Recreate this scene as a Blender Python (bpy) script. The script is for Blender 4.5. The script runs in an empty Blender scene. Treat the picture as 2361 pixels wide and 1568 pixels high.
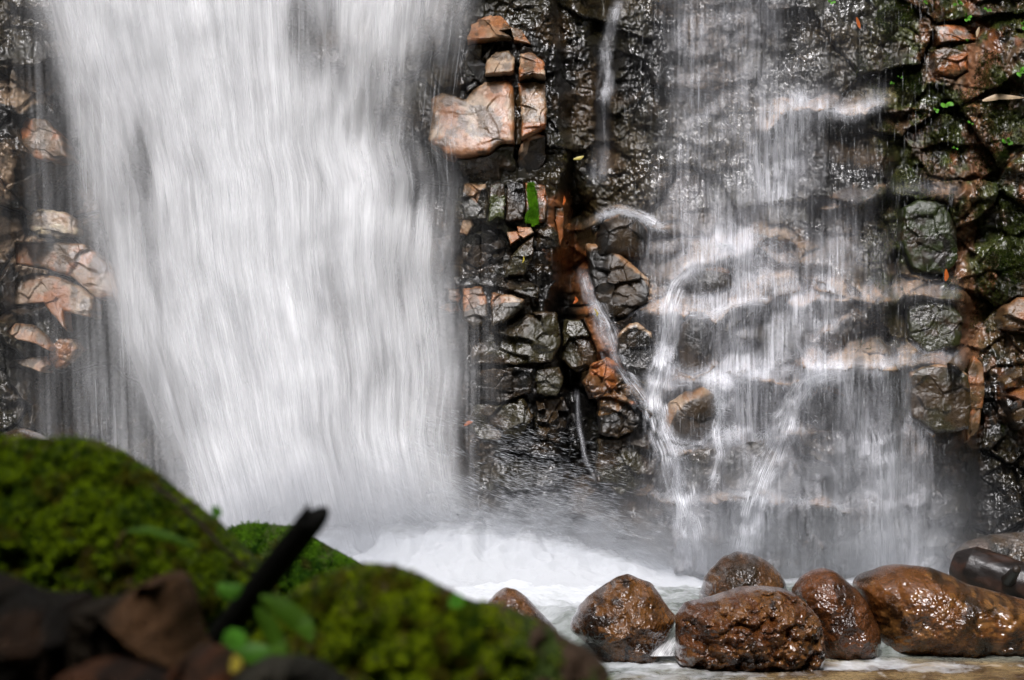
import bpy, math, random
import numpy as np
from mathutils import Vector

# ------------------------------------------------------------------ camera, world, sun, exposure
S = bpy.context.scene
FPX, CU, CH, CAMH = 4735.0, 1180.5, 952.0, 1.0      # focal length, centre column and eye level in picture units, eye height
def at(u, v, Y):
    """world point seen at picture unit (u, v) at distance Y"""
    return ((u - CU) / FPX * Y, Y, CAMH + (CH - v) / FPX * Y)

cam_data = bpy.data.cameras.new('camera')
cam = bpy.data.objects.new('camera', cam_data)
S.collection.objects.link(cam)
cam.location = (0, 0, CAMH)
cam.rotation_euler = (math.radians(90), 0, 0)
cam_data.sensor_width = 36
cam_data.lens = 36 * FPX / 2361.0
cam_data.shift_y = (CH - 784.0) / 2361.0
cam_data.clip_end = 500
cam_data.dof.use_dof = True
cam_data.dof.focus_distance = 11.2
cam_data.dof.aperture_fstop = 4.8
S.camera = cam

SUN_EL, SUN_AZ = math.radians(50), math.radians(200)  # azimuth: from behind the camera, slightly left
w = bpy.data.worlds.new("World"); S.world = w; w.use_nodes = True
nt = w.node_tree; nt.nodes.clear()
sky = nt.nodes.new('ShaderNodeTexSky'); sky.sky_type = 'NISHITA'; sky.sun_disc = False
sky.sun_elevation = SUN_EL; sky.sun_rotation = SUN_AZ
sky.dust_density = 5; sky.air_density = 1.0; sky.ozone_density = 1.0
hs = nt.nodes.new('ShaderNodeHueSaturation'); hs.inputs['Saturation'].default_value = 0.33
bg = nt.nodes.new('ShaderNodeBackground'); bg.inputs['Strength'].default_value = 0.10
wo = nt.nodes.new('ShaderNodeOutputWorld')
nt.links.new(sky.outputs[0], hs.inputs['Color']); nt.links.new(hs.outputs[0], bg.inputs[0]); nt.links.new(bg.outputs[0], wo.inputs[0])

sd = bpy.data.lights.new('sun', 'SUN'); sd.energy = 1.5; sd.angle = math.radians(22); sd.color = (0.98, 0.96, 1.0)
sun = bpy.data.objects.new('sun', sd); S.collection.objects.link(sun)
_d = Vector((-0.28 * math.cos(SUN_EL), -0.96 * math.cos(SUN_EL), math.sin(SUN_EL)))
sun.rotation_euler = _d.to_track_quat('Z', 'Y').to_euler()
sun.location = (0, -5, 20)

S.view_settings.view_transform = 'Standard'; S.view_settings.look = 'None'
S.view_settings.gamma = 1.0; S.view_settings.exposure = 1.3
S.cycles.transparent_max_bounces = 48
S.cycles.max_bounces = 8; S.cycles.diffuse_bounces = 3; S.cycles.glossy_bounces = 3
S.cycles.volume_bounces = 1; S.cycles.volume_step_rate = 2.0; S.cycles.volume_max_steps = 64
S.cycles.use_denoising = True; S.cycles.denoising_prefilter = 'ACCURATE'
S.cycles.sample_clamp_indirect = 4.0

# ------------------------------------------------------------------ noise
_r = np.random.RandomState(7)
PERM = _r.permutation(256); PERM = np.concatenate([PERM, PERM, PERM])
VAL = _r.rand(256) * 2 - 1
def vn(p):
    p = np.asarray(p, dtype=np.float64)
    i = np.floor(p).astype(np.int64); f = p - i
    f = f * f * f * (f * (f * 6 - 15) + 10)
    i &= 255
    x, y, z = i[..., 0], i[..., 1], i[..., 2]
    x1, y1, z1 = (x + 1) & 255, (y + 1) & 255, (z + 1) & 255
    def h(a, b, c): return VAL[PERM[PERM[PERM[a] + b] + c]]
    fx, fy, fz = f[..., 0], f[..., 1], f[..., 2]
    def L(a, b, t): return a + (b - a) * t
    return L(L(L(h(x, y, z), h(x1, y, z), fx), L(h(x, y1, z), h(x1, y1, z), fx), fy),
             L(L(h(x, y, z1), h(x1, y, z1), fx), L(h(x, y1, z1), h(x1, y1, z1), fx), fy), fz)
def _rm():
    a, b, c = .71, .53, .37
    A = np.array([[math.cos(a), -math.sin(a), 0], [math.sin(a), math.cos(a), 0], [0, 0, 1]]); B = np.array([[1, 0, 0], [0, math.cos(b), -math.sin(b)], [0, math.sin(b), math.cos(b)]])
    return A @ B
ROT = _rm()
def fbm(p, o=5, g=0.5, lac=2.03):
    p = np.asarray(p, dtype=np.float64); a = 1.0; s = 0; n = 0
    for k in range(o):
        s = s + a * vn(p + 17.3 * k); n += a; a *= g; p = (p @ ROT) * lac
    return s / n
def ridged(p, o=4, g=0.5):
    p = np.asarray(p, dtype=np.float64); a = 1.0; s = 0; n = 0
    for k in range(o):
        s = s + a * (1 - np.abs(vn(p + 9.1 * k))); n += a; a *= g; p = (p @ ROT) * 2.1
    return s / n
def ss(a, b, x):
    t = np.clip((x - a) / (b - a), 0, 1); return t * t * (3 - 2 * t)
def st(*a): return np.stack(np.broadcast_arrays(*a), -1)
def facets(U, V, cu, cv, seed, tilt, offs, jit=0.85):
    """broken-rock relief: jittered cells, each its own tilted plane, with crevices between; returns height, crevice 0..1"""
    rs = np.random.RandomState(seed); N = 64
    jx, jy, ox, tx, ty = [rs.rand(N, N) for _ in range(5)]
    a, b = U / cu, V / cv
    ia, ib = np.floor(a).astype(int), np.floor(b).astype(int)
    d1 = np.full(U.shape, 9.0); d2 = np.full(U.shape, 9.0); H = np.zeros(U.shape)
    for dx in (-1, 0, 1):
        for dy in (-1, 0, 1):
            X, Y = ia + dx, ib + dy
            m, n = X % N, Y % N
            px = X + 0.5 + (jx[m, n] - 0.5) * jit; py = Y + 0.5 + (jy[m, n] - 0.5) * jit
            du, dv = a - px, b - py
            dd = np.sqrt(du * du + dv * dv)
            h = (ox[m, n] - 0.5) * 2 * offs + (tx[m, n] - 0.5) * 2 * tilt * du + (ty[m, n] - 0.35) * 2 * tilt * dv
            near = dd < d1
            d2 = np.where(near, d1, np.minimum(d2, dd)); H = np.where(near, h, H); d1 = np.where(near, dd, d1)
    return H, 1 - ss(0.0, 0.07, d2 - d1)
def domes(U, V, cu, cv, seed):
    rs = np.random.RandomState(seed); N = 64; jx, jy, sz = [rs.rand(N, N) for _ in range(3)]
    a, b = U / cu, V / cv; ia, ib = np.floor(a).astype(int), np.floor(b).astype(int); best = np.zeros(U.shape)
    for dx in (-1, 0, 1):
        for dy in (-1, 0, 1):
            m, n = (ia + dx) % N, (ib + dy) % N
            dd = np.hypot(a - ia - dx - .15 - .7 * jx[m, n], b - ib - dy - .15 - .7 * jy[m, n]) / (.45 + .45 * sz[m, n])
            best = np.maximum(best, (.5 + .5 * sz[m, n]) * np.sqrt(np.clip(1 - dd * dd, 0, 1)))
    return best
def pline(pts, U):
    pts = np.array(pts, float); return np.interp(U, pts[:, 0], pts[:, 1])
def dist_poly(pts, U, V):
    """distance from (U,V) to a polyline, and how far along it 0..1"""
    best = np.full(U.shape, 1e9); par = np.zeros(U.shape); n = len(pts) - 1
    for k in range(n):
        (a, b), (c, d) = pts[k][:2], pts[k + 1][:2]
        L2 = (c - a) ** 2 + (d - b) ** 2
        t = np.clip(((U - a) * (c - a) + (V - b) * (d - b)) / L2, 0, 1)
        q = np.hypot(U - a - t * (c - a), V - b - t * (d - b))
        m = q < best; best = np.where(m, q, best); par = np.where(m, (k + t) / n, par)
    return best, par

# ------------------------------------------------------------------ object helpers
def tag(o, label=None, cat=None, group=None, kind=None):
    if label: o['label'] = label
    if cat: o['category'] = cat
    if group: o['group'] = group
    if kind: o['kind'] = kind
    return o
def mesh_obj(name, verts, faces, mat, parent=None, attrs=None, smooth=True):
    verts = np.asarray(verts, dtype=np.float32).reshape(-1, 3); faces = np.asarray(faces, dtype=np.int32)
    me = bpy.data.meshes.new(name)
    k = faces.shape[1]
    me.vertices.add(len(verts)); me.vertices.foreach_set('co', verts.ravel())
    me.loops.add(faces.size); me.loops.foreach_set('vertex_index', faces.ravel())
    me.polygons.add(len(faces)); me.polygons.foreach_set('loop_start', np.arange(len(faces), dtype=np.int32) * k)
    me.update(calc_edges=True)
    me.polygons.foreach_set('use_smooth', np.full(len(faces), smooth, dtype=bool))
    for nm, arr in (attrs or {}).items():
        arr = np.asarray(arr, dtype=np.float32)
        if arr.ndim == 1:
            at_ = me.attributes.new(nm, 'FLOAT', 'POINT'); at_.data.foreach_set('value', arr)
        elif arr.shape[1] == 3:
            at_ = me.attributes.new(nm, 'FLOAT_VECTOR', 'POINT'); at_.data.foreach_set('vector', arr.ravel())
    me.materials.append(mat); me.update()
    o = bpy.data.objects.new(name, me); S.collection.objects.link(o)
    if parent: o.parent = parent
    return o
def empty(name, loc=(0, 0, 0)):
    o = bpy.data.objects.new(name, None); S.collection.objects.link(o); o.location = loc; o.empty_display_size = 0.1
    return o
def grid_faces(nr, nc):
    i = np.arange(nr - 1)[:, None] * nc + np.arange(nc - 1)[None, :]
    return np.stack([i, i + nc, i + nc + 1, i + 1], -1).reshape(-1, 4)

# ------------------------------------------------------------------ materials
def new_mat(name):
    m = bpy.data.materials.new(name); m.use_nodes = True; m.node_tree.nodes.clear()
    return m, m.node_tree.nodes, m.node_tree.links
def N(nodes, t, **kw):
    n = nodes.new(t)
    for k, v in kw.items(): n.inputs[k].default_value = v
    return n
def rock_mat(name, rough=0.22, bump=0.5, scale=30.0, coat=0.6, vari=0.45, bdist=0.01, wetlo=1.0):
    m, n, l = new_mat(name)
    out = n.new('ShaderNodeOutputMaterial'); p = n.new('ShaderNodeBsdfPrincipled'); l.new(p.outputs[0], out.inputs[0])
    a = n.new('ShaderNodeAttribute'); a.attribute_name = 'col'
    tc = n.new('ShaderNodeTexCoord')
    n1 = N(n, 'ShaderNodeTexNoise', Scale=scale, Detail=8.0, Roughness=0.65); l.new(tc.outputs['Object'], n1.inputs['Vector'])
    n2 = N(n, 'ShaderNodeTexNoise', Scale=scale * 4.5, Detail=4.0, Roughness=0.6); l.new(tc.outputs['Object'], n2.inputs['Vector'])
    mr = N(n, 'ShaderNodeMapRange'); mr.inputs['From Min'].default_value = 0.25; mr.inputs['From Max'].default_value = 0.75
    mr.inputs['To Min'].default_value = 1 - vari; mr.inputs['To Max'].default_value = 1 + vari
    l.new(n1.outputs[0], mr.inputs['Value'])
    mx = n.new('ShaderNodeVectorMath'); mx.operation = 'SCALE'
    l.new(a.outputs['Vector'], mx.inputs[0]); l.new(mr.outputs[0], mx.inputs['Scale'])
    l.new(mx.outputs[0], p.inputs['Base Color'])
    rr = N(n, 'ShaderNodeMapRange'); rr.inputs['From Min'].default_value = 0.3; rr.inputs['From Max'].default_value = 0.7
    rr.inputs['To Min'].default_value = rough * 0.7; rr.inputs['To Max'].default_value = rough * 1.7
    l.new(n2.outputs[0], rr.inputs['Value'])
    n4 = N(n, 'ShaderNodeTexNoise', Scale=3.2, Detail=5.0, Roughness=0.6); l.new(tc.outputs['Object'], n4.inputs['Vector'])
    c4 = N(n, 'ShaderNodeMapRange'); c4.inputs['From Min'].default_value = 0.46; c4.inputs['From Max'].default_value = 0.62; c4.inputs['To Min'].default_value = coat * wetlo; c4.inputs['To Max'].default_value = coat
    l.new(n4.outputs[0], c4.inputs['Value']); l.new(c4.outputs[0], p.inputs['Coat Weight'])
    r4 = N(n, 'ShaderNodeMapRange'); r4.inputs['From Min'].default_value = 0.40; r4.inputs['From Max'].default_value = 0.60; r4.inputs['To Min'].default_value = 2.1 - 1.1 * wetlo; r4.inputs['To Max'].default_value = 1.0
    l.new(n4.outputs[0], r4.inputs['Value']); r5 = n.new('ShaderNodeMath'); r5.operation = 'MULTIPLY'; l.new(rr.outputs[0], r5.inputs[0]); l.new(r4.outputs[0], r5.inputs[1]); l.new(r5.outputs[0], p.inputs['Roughness'])
    p.inputs['Coat Roughness'].default_value = 0.18; p.inputs['Coat IOR'].default_value = 1.5; p.inputs['Specular IOR Level'].default_value = 0.45 if coat > .5 else (.12 if coat == 0 else .3)
    mm = n.new('ShaderNodeMath'); mm.operation = 'MULTIPLY_ADD'; mm.inputs[1].default_value = 1.1
    l.new(n2.outputs[0], mm.inputs[0]); l.new(n1.outputs[0], mm.inputs[2])
    b = N(n, 'ShaderNodeBump', Strength=bump, Distance=bdist); l.new(mm.outputs[0], b.inputs['Height'])
    l.new(b.outputs[0], p.inputs['Normal']); l.new(b.outputs[0], p.inputs['Coat Normal'])
    return m
M_CLIFF = rock_mat('wet_cliff_rock', 0.20, 0.9, 22, 0.8, 0.55, 0.0019, 0.0)
M_ROCK = rock_mat('wet_rock', 0.20, 0.8, 26, 0.9, 0.4, 0.0034, 0.25)
M_BOULDER = rock_mat('wet_boulder', 0.15, 0.7, 30, 1.0, 0.6, 0.0010, 0.5)
M_NEAR = rock_mat('near_rock', 0.6, 0.6, 40, 0.0, 0.5, 0.006)

def moss_mat(name, dark=1.0):
    m, n, l = new_mat(name)
    out = n.new('ShaderNodeOutputMaterial'); p = n.new('ShaderNodeBsdfPrincipled')
    a = n.new('ShaderNodeAttribute'); a.attribute_name = 'col'
    l.new(a.outputs['Vector'], p.inputs['Base Color']); p.inputs['Roughness'].default_value = 0.7
    p.inputs['Specular IOR Level'].default_value = 0.1
    tr = n.new('ShaderNodeBsdfTranslucent'); l.new(a.outputs['Vector'], tr.inputs['Color'])
    mx = n.new('ShaderNodeMixShader'); mx.inputs[0].default_value = 0.3
    l.new(p.outputs[0], mx.inputs[1]); l.new(tr.outputs[0], mx.inputs[2]); l.new(mx.outputs[0], out.inputs[0])
    return m
M_MOSS = moss_mat('moss'); 

def water_sheet_mat(name, sx, sy, seed, lo, hi, amp=1.0, col=(0.95, 0.955, 0.97), fine=0.22, power=1.0):
    """falling aerated water: opacity from the 'dens' attribute times streaks that run along the flow ('flow' attribute)"""
    m, n, l = new_mat(name)
    out = n.new('ShaderNodeOutputMaterial')
    dn = n.new('ShaderNodeAttribute'); dn.attribute_name = 'dens'
    fl = n.new('ShaderNodeAttribute'); fl.attribute_name = 'flow'
    def streak(kx, ky, off, det):
        mp = n.new('ShaderNodeMapping'); mp.inputs['Scale'].default_value = (kx, ky, 1); mp.inputs['Location'].default_value = (off, off * 0.37, seed * 3.1)
        l.new(fl.outputs['Vector'], mp.inputs['Vector'])
        t = N(n, 'ShaderNodeTexNoise', Scale=1.0, Detail=det, Roughness=0.55); l.new(mp.outputs[0], t.inputs['Vector'])
        return t
    a = streak(sx, sy, seed * 7.7, 3.0); b = streak(sx * 3.7, sy * 1.3, seed * 3.3, 2.0)
    ad = n.new('ShaderNodeMath'); ad.operation = 'MULTIPLY_ADD'; ad.inputs[1].default_value = fine
    l.new(b.outputs[0], ad.inputs[0]); l.new(a.outputs[0], ad.inputs[2])
    mr = N(n, 'ShaderNodeMapRange'); mr.inputs['From Min'].default_value = lo + fine * 0.5; mr.inputs['From Max'].default_value = hi + fine * 0.5
    l.new(ad.outputs[0], mr.inputs['Value'])
    # opacity = clamp(dens*amp + (streak-0.5)*dens_scale)
    mu = n.new('ShaderNodeMath'); mu.operation = 'MULTIPLY'; l.new(mr.outputs[0], mu.inputs[0]); l.new(dn.outputs['Fac'], mu.inputs[1])
    m2 = n.new('ShaderNodeMath'); m2.operation = 'MULTIPLY'; m2.use_clamp = True; m2.inputs[1].default_value = amp; l.new(mu.outputs[0], m2.inputs[0])
    pw = n.new('ShaderNodeMath'); pw.operation = 'POWER'; pw.inputs[1].default_value = power; l.new(m2.outputs[0], pw.inputs[0])
    df = n.new('ShaderNodeBsdfDiffuse'); df.inputs['Color'].default_value = (*col, 1)
    tl = n.new('ShaderNodeBsdfTranslucent'); tl.inputs['Color'].default_value = (*col, 1)
    mx = n.new('ShaderNodeMixShader'); mx.inputs[0].default_value = 0.18; l.new(df.outputs[0], mx.inputs[1]); l.new(tl.outputs[0], mx.inputs[2])
    tp = n.new('ShaderNodeBsdfTransparent')
    fx = n.new('ShaderNodeMixShader'); l.new(pw.outputs[0], fx.inputs[0]); l.new(tp.outputs[0], fx.inputs[1]); l.new(mx.outputs[0], fx.inputs[2])
    l.new(fx.outputs[0], out.inputs[0])
    return m
def plain_mat(name, col, rough=0.5, trans=0.0, spec=0.5, alpha=None, noise=0.0, nscale=20):
    m, n, l = new_mat(name)
    out = n.new('ShaderNodeOutputMaterial'); p = n.new('ShaderNodeBsdfPrincipled')
    p.inputs['Base Color'].default_value = (*col, 1); p.inputs['Roughness'].default_value = rough; p.inputs['Specular IOR Level'].default_value = spec
    if noise:
        tc = n.new('ShaderNodeTexCoord'); t = N(n, 'ShaderNodeTexNoise', Scale=nscale, Detail=6.0); l.new(tc.outputs['Object'], t.inputs['Vector'])
        r = n.new('ShaderNodeValToRGB'); r.color_ramp.elements[0].position = 0.3; r.color_ramp.elements[1].position = 0.7
        r.color_ramp.elements[0].color = (*[c * (1 - noise) for c in col], 1); r.color_ramp.elements[1].color = (*[min(1, c * (1 + noise)) for c in col], 1)
        l.new(t.outputs[0], r.inputs[0]); l.new(r.outputs[0], p.inputs['Base Color'])
        b = N(n, 'ShaderNodeBump', Strength=0.5, Distance=0.01); l.new(t.outputs[0], b.inputs['Height']); l.new(b.outputs[0], p.inputs['Normal'])
    last = p
    if trans:
        tr = n.new('ShaderNodeBsdfTranslucent'); tr.inputs['Color'].default_value = (*col, 1)
        mx = n.new('ShaderNodeMixShader'); mx.inputs[0].default_value = trans; l.new(p.outputs[0], mx.inputs[1]); l.new(tr.outputs[0], mx.inputs[2]); last = mx
    if alpha is not None:
        tp = n.new('ShaderNodeBsdfTransparent'); mx = n.new('ShaderNodeMixShader'); mx.inputs[0].default_value = alpha
        l.new(tp.outputs[0], mx.inputs[1]); l.new(last.outputs[0], mx.inputs[2]); last = mx
    l.new(last.outputs[0], out.inputs[0])
    return m
M_DROP = plain_mat('water_drops', (0.85, 0.87, 0.9), 0.3, trans=0.4, alpha=0.55)
M_FINE = plain_mat('fine_water', (0.85, 0.87, 0.9), 0.4, trans=0.4, alpha=0.22)

# ------------------------------------------------------------------ colours of wet stone (linear)
DARK = np.array((0.008, 0.007, 0.0055)); BROWN = np.array((0.036, 0.021, 0.008)); OLIVE = np.array((0.024, 0.020, 0.007))
TAN = np.array((0.225, 0.118, 0.052)); PALE = np.array((0.31, 0.215, 0.135)); RUST = np.array((0.26, 0.085, 0.022)); MOSSC = np.array((0.032, 0.044, 0.008))
def mixc(a, b, t): return a + (b - a) * np.asarray(t)[..., None]

# ------------------------------------------------------------------ the cliff
YC = 14.0
us = np.concatenate([np.linspace(-1400, -160, 50), np.arange(-150, 2520, 2.5), np.linspace(2530, 3700, 50)])
vs = np.concatenate([np.linspace(-1500, -130, 60), np.arange(-120, 1345, 2.5)])
V, U = np.meshgrid(vs, us, indexing='ij')
P = lambda k, z=0.0: st(U / k, V / k, z)
LEDGES = [  # lip line (u, v), how far the rock steps forward, width of the sloping top, strength of the tan deposit on it
    ([(1770, 300), (1800, 268), (1850, 250), (1920, 248), (1970, 268), (2040, 235)], 0.26, 45, 0.8),
    ([(1900, 480), (1960, 462), (2050, 450), (2120, 440), (2210, 450)], 0.18, 26, 0.35),
    ([(1360, 520), (1395, 495), (1440, 488), (1500, 515), (1530, 530)], 0.15, 16, 0.5),
    ([(1555, 640), (1600, 606), (1640, 612), (1700, 590), (1740, 560), (1800, 596), (1850, 600)], 0.22, 44, 0.55),
    ([(1455, 712), (1520, 718), (1570, 726), (1600, 722), (1650, 738), (1690, 702), (1760, 690), (1850, 703), (1880, 688), (1960, 690), (2030, 694), (2120, 684), (2210, 690)], 0.26, 44, 0.9),
    ([(1880, 790), (1905, 765), (1940, 740)], 0.10, 14, 0.7),
    ([(1500, 960), (1520, 910), (1560, 886), (1640, 878), (1680, 895), (1740, 868), (1820, 882), (1870, 852), (1960, 845), (2030, 868), (2080, 838), (2130, 833), (2220, 846)], 0.34, 50, 1.0),
    ([(1560, 1045), (1640, 1022), (1700, 1006), (1760, 1016), (1820, 1000), (1890, 988)], 0.16, 22, 0.9),
    ([(1490, 1140), (1590, 1162), (1680, 1153), (1740, 1150), (1850, 1165), (1950, 1180)], 0.2, 20, 0.8),
]
wu = U + 26 * fbm(P(120), 4); wv = V + 20 * fbm(P(120, 5.5), 4)
D = 0.35 * V / 1300 + 0.0
D += 0.45 * ss(330, -40, wu) - 0.35 * ss(250, 420, wu) * ss(1080, 900, wu)
D += 0.22 * ss(1040, 1070, wu) * ss(1310, 1275, wu)
D -= 0.30 * np.exp(-((wu - 1325 - 10 * np.sin(V / 70)) / 24) ** 2) * ss(1000, 760, V) * ss(380, 520, V)
D -= 0.30 * np.exp(-((wu - 1392) / 20) ** 2) * ss(430, 300, V)
D += 0.40 * ss(1350, 1600, wu) * ss(250, 1100, wv) * ss(2280, 2050, wu)
D += 0.45 * ss(2050, 2400, wu)
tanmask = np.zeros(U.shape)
for li, (lip, h, wdt, tn) in enumerate(LEDGES):
    lv = pline(lip, U) + 7 - 26 * np.abs(fbm(st(U / 70, V / 400, li + 0.3), 2)) + 4 * fbm(P(22, li + 0.3), 3)
    s = wv * 0.25 + V * 0.75 - lv
    e = ss(lip[0][0] - 40, lip[0][0] + 6, U) * ss(lip[-1][0] + 45, lip[-1][0] - 6, U)
    wl = np.maximum(wdt * (0.85 + 1.6 * fbm(P(90, li + 3.3), 3)), 7)
    e = e * (.35 + .65 * ss(-.28, .02, fbm(P(100, li + 8.8), 3)))
    g = ss(-wl, 2, s); g = np.where(s > 0, 1 - 0.55 * ss(0, 26, s) * ss(170, 40, s) - 0.15 * ss(150, 600, s), g)
    D += h * e * g
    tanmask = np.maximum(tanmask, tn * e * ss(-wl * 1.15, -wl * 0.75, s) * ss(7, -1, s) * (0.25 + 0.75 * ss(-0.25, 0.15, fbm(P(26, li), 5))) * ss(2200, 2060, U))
F1, C1 = facets(wu, wv, 210, 170, 3, 0.30, 0.08)
F2, C2 = facets(wu + 6 * fbm(P(30, 9), 3), wv, 92, 66, 4, 0.10, 0.03)
F3, C3 = facets(wu, wv + 4 * fbm(P(14, 2), 2), 24, 19, 5, 0.02, 0.009)
smooth_casc = ss(1380, 1520, wu) * ss(2120, 2020, wu)
cm1 = ss(-.15, .15, fbm(P(110, 51), 3)); cm2 = ss(0.0, .2, fbm(P(60, 52), 3))
C1 = C1 * cm1; C2 = C2 * cm2
calm = np.maximum(ss(1245, 1290, wu) * ss(1560, 1480, wu) * ss(540, 430, wv), .8 * ss(1480, 1560, wu) * ss(2060, 2000, wu) * ss(600, 500, wv))
calm = np.maximum(calm, .6 * ss(2040, 2120, wu) * ss(1000, 900, wv)); colm = ss(1020, 1050, U) * ss(1325, 1295, U); C1 = C1 * (1 - .8 * colm); C2 = C2 * (1 - .5 * colm); F1 = F1 * (1 - .75 * colm); F2 = F2 * (1 - .3 * colm); C1 = C1 * (1 - .8 * calm); C2 = C2 * (1 - .7 * calm)
D += (F1 * (1 - 0.45 * smooth_casc) + F2 * (1 - 0.35 * smooth_casc)) * (1 - .6 * calm) + F3 * 0.6 * ss(-.1, .3, fbm(P(90, 53), 3)) + calm * .035 * fbm(P(34, 57), 5) + calm * .008 * fbm(st(U / 9, V / 40, 4.4), 3)
D -= 0.07 * C1 + 0.03 * C2
D += .020 * fbm(P(9, 54), 3) * ss(-.2, .2, fbm(P(80, 55), 3)) + .004 * vn(P(4.5, 56))
D += 0.05 * fbm(P(60, 1), 5) + 0.03 * (ridged(P(16, 3), 4) - 0.5)
vstr = fbm(st(U / 14, V / 90, 0.5), 4)
D += 0.022 * vstr
# colours
nz = fbm(P(85, 11), 5); nz2 = fbm(P(22, 12), 4); nz3 = fbm(P(160, 13), 4)
col = mixc(DARK, BROWN, ss(-0.15, 0.45, nz + 0.35 * nz2)[..., ]) if False else DARK + (BROWN - DARK) * ss(-0.15, 0.45, nz + 0.35 * nz2)[..., None]
col = mixc(col, OLIVE, 0.55 * ss(0.0, 0.35, nz3))
rd, _ = dist_poly([(1290, 480), (1300, 560), (1335, 640), (1365, 720), (1388, 800), (1425, 850)], U, V)
col = mixc(col, RUST * 0.9, ss(46, 12, rd + 30 * nz2) * 0.85)
col = mixc(col, TAN * 0.8, ss(40, 5, rd + 45 * nz) * 0.35)
right = ss(2040, 2190, wu) * ss(1150, 800, V)
col = mixc(col, np.array((0.070, 0.038, 0.016)), right * ss(-0.25, 0.25, nz + 0.5 * nz2) * 0.9)
col = mixc(col, np.array((0.16, 0.095, 0.05)), right * ss(0.12, 0.4, fbm(st(U / 22, V / 60, 21), 4)) * 0.6)
col = mixc(col, RUST * 0.55, right * ss(0.15, 0.4, fbm(st(U / 40, V / 90, 22), 4)) * 0.7)
mossm = np.clip(ss(1960, 2120, wu) * ss(900, 560, V) + 0.3 * ss(1250, 1100, wu) * ss(1050, 1100, wu) * ss(400, 440, V) * ss(700, 520, V), 0, 1)
mossm = mossm * ss(-0.12, 0.16, fbm(P(55, 31), 4) + 0.45 * nz2 - 0.03)
col = mixc(col, MOSSC, mossm * 0.85)
orr, _ = dist_poly([(2245, 120), (2255, 400), (2225, 520), (2215, 640), (2235, 700), (2245, 880), (2230, 960)], U, V)
col = mixc(col, np.array((0.17, 0.08, 0.038)), ss(34, 8, orr + 22 * nz2) * 0.75)
left = ss(330, 60, wu) * ss(120, 260, V) * ss(720, 560, V)
col = mixc(col, PALE * 0.75, left * ss(0.05, 0.25, fbm(P(70, 41), 4)))
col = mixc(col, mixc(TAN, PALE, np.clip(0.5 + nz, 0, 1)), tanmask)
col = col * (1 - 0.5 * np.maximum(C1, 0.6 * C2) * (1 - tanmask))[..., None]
D = np.where(V < -120, D + 0.3 * fbm(P(200), 3), D)
YY = YC - D
def cliffY(u, v):
    i = np.clip(np.searchsorted(vs, v), 0, len(vs) - 1); j = np.clip(np.searchsorted(us, u), 0, len(us) - 1)
    return YY[i, j]

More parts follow.
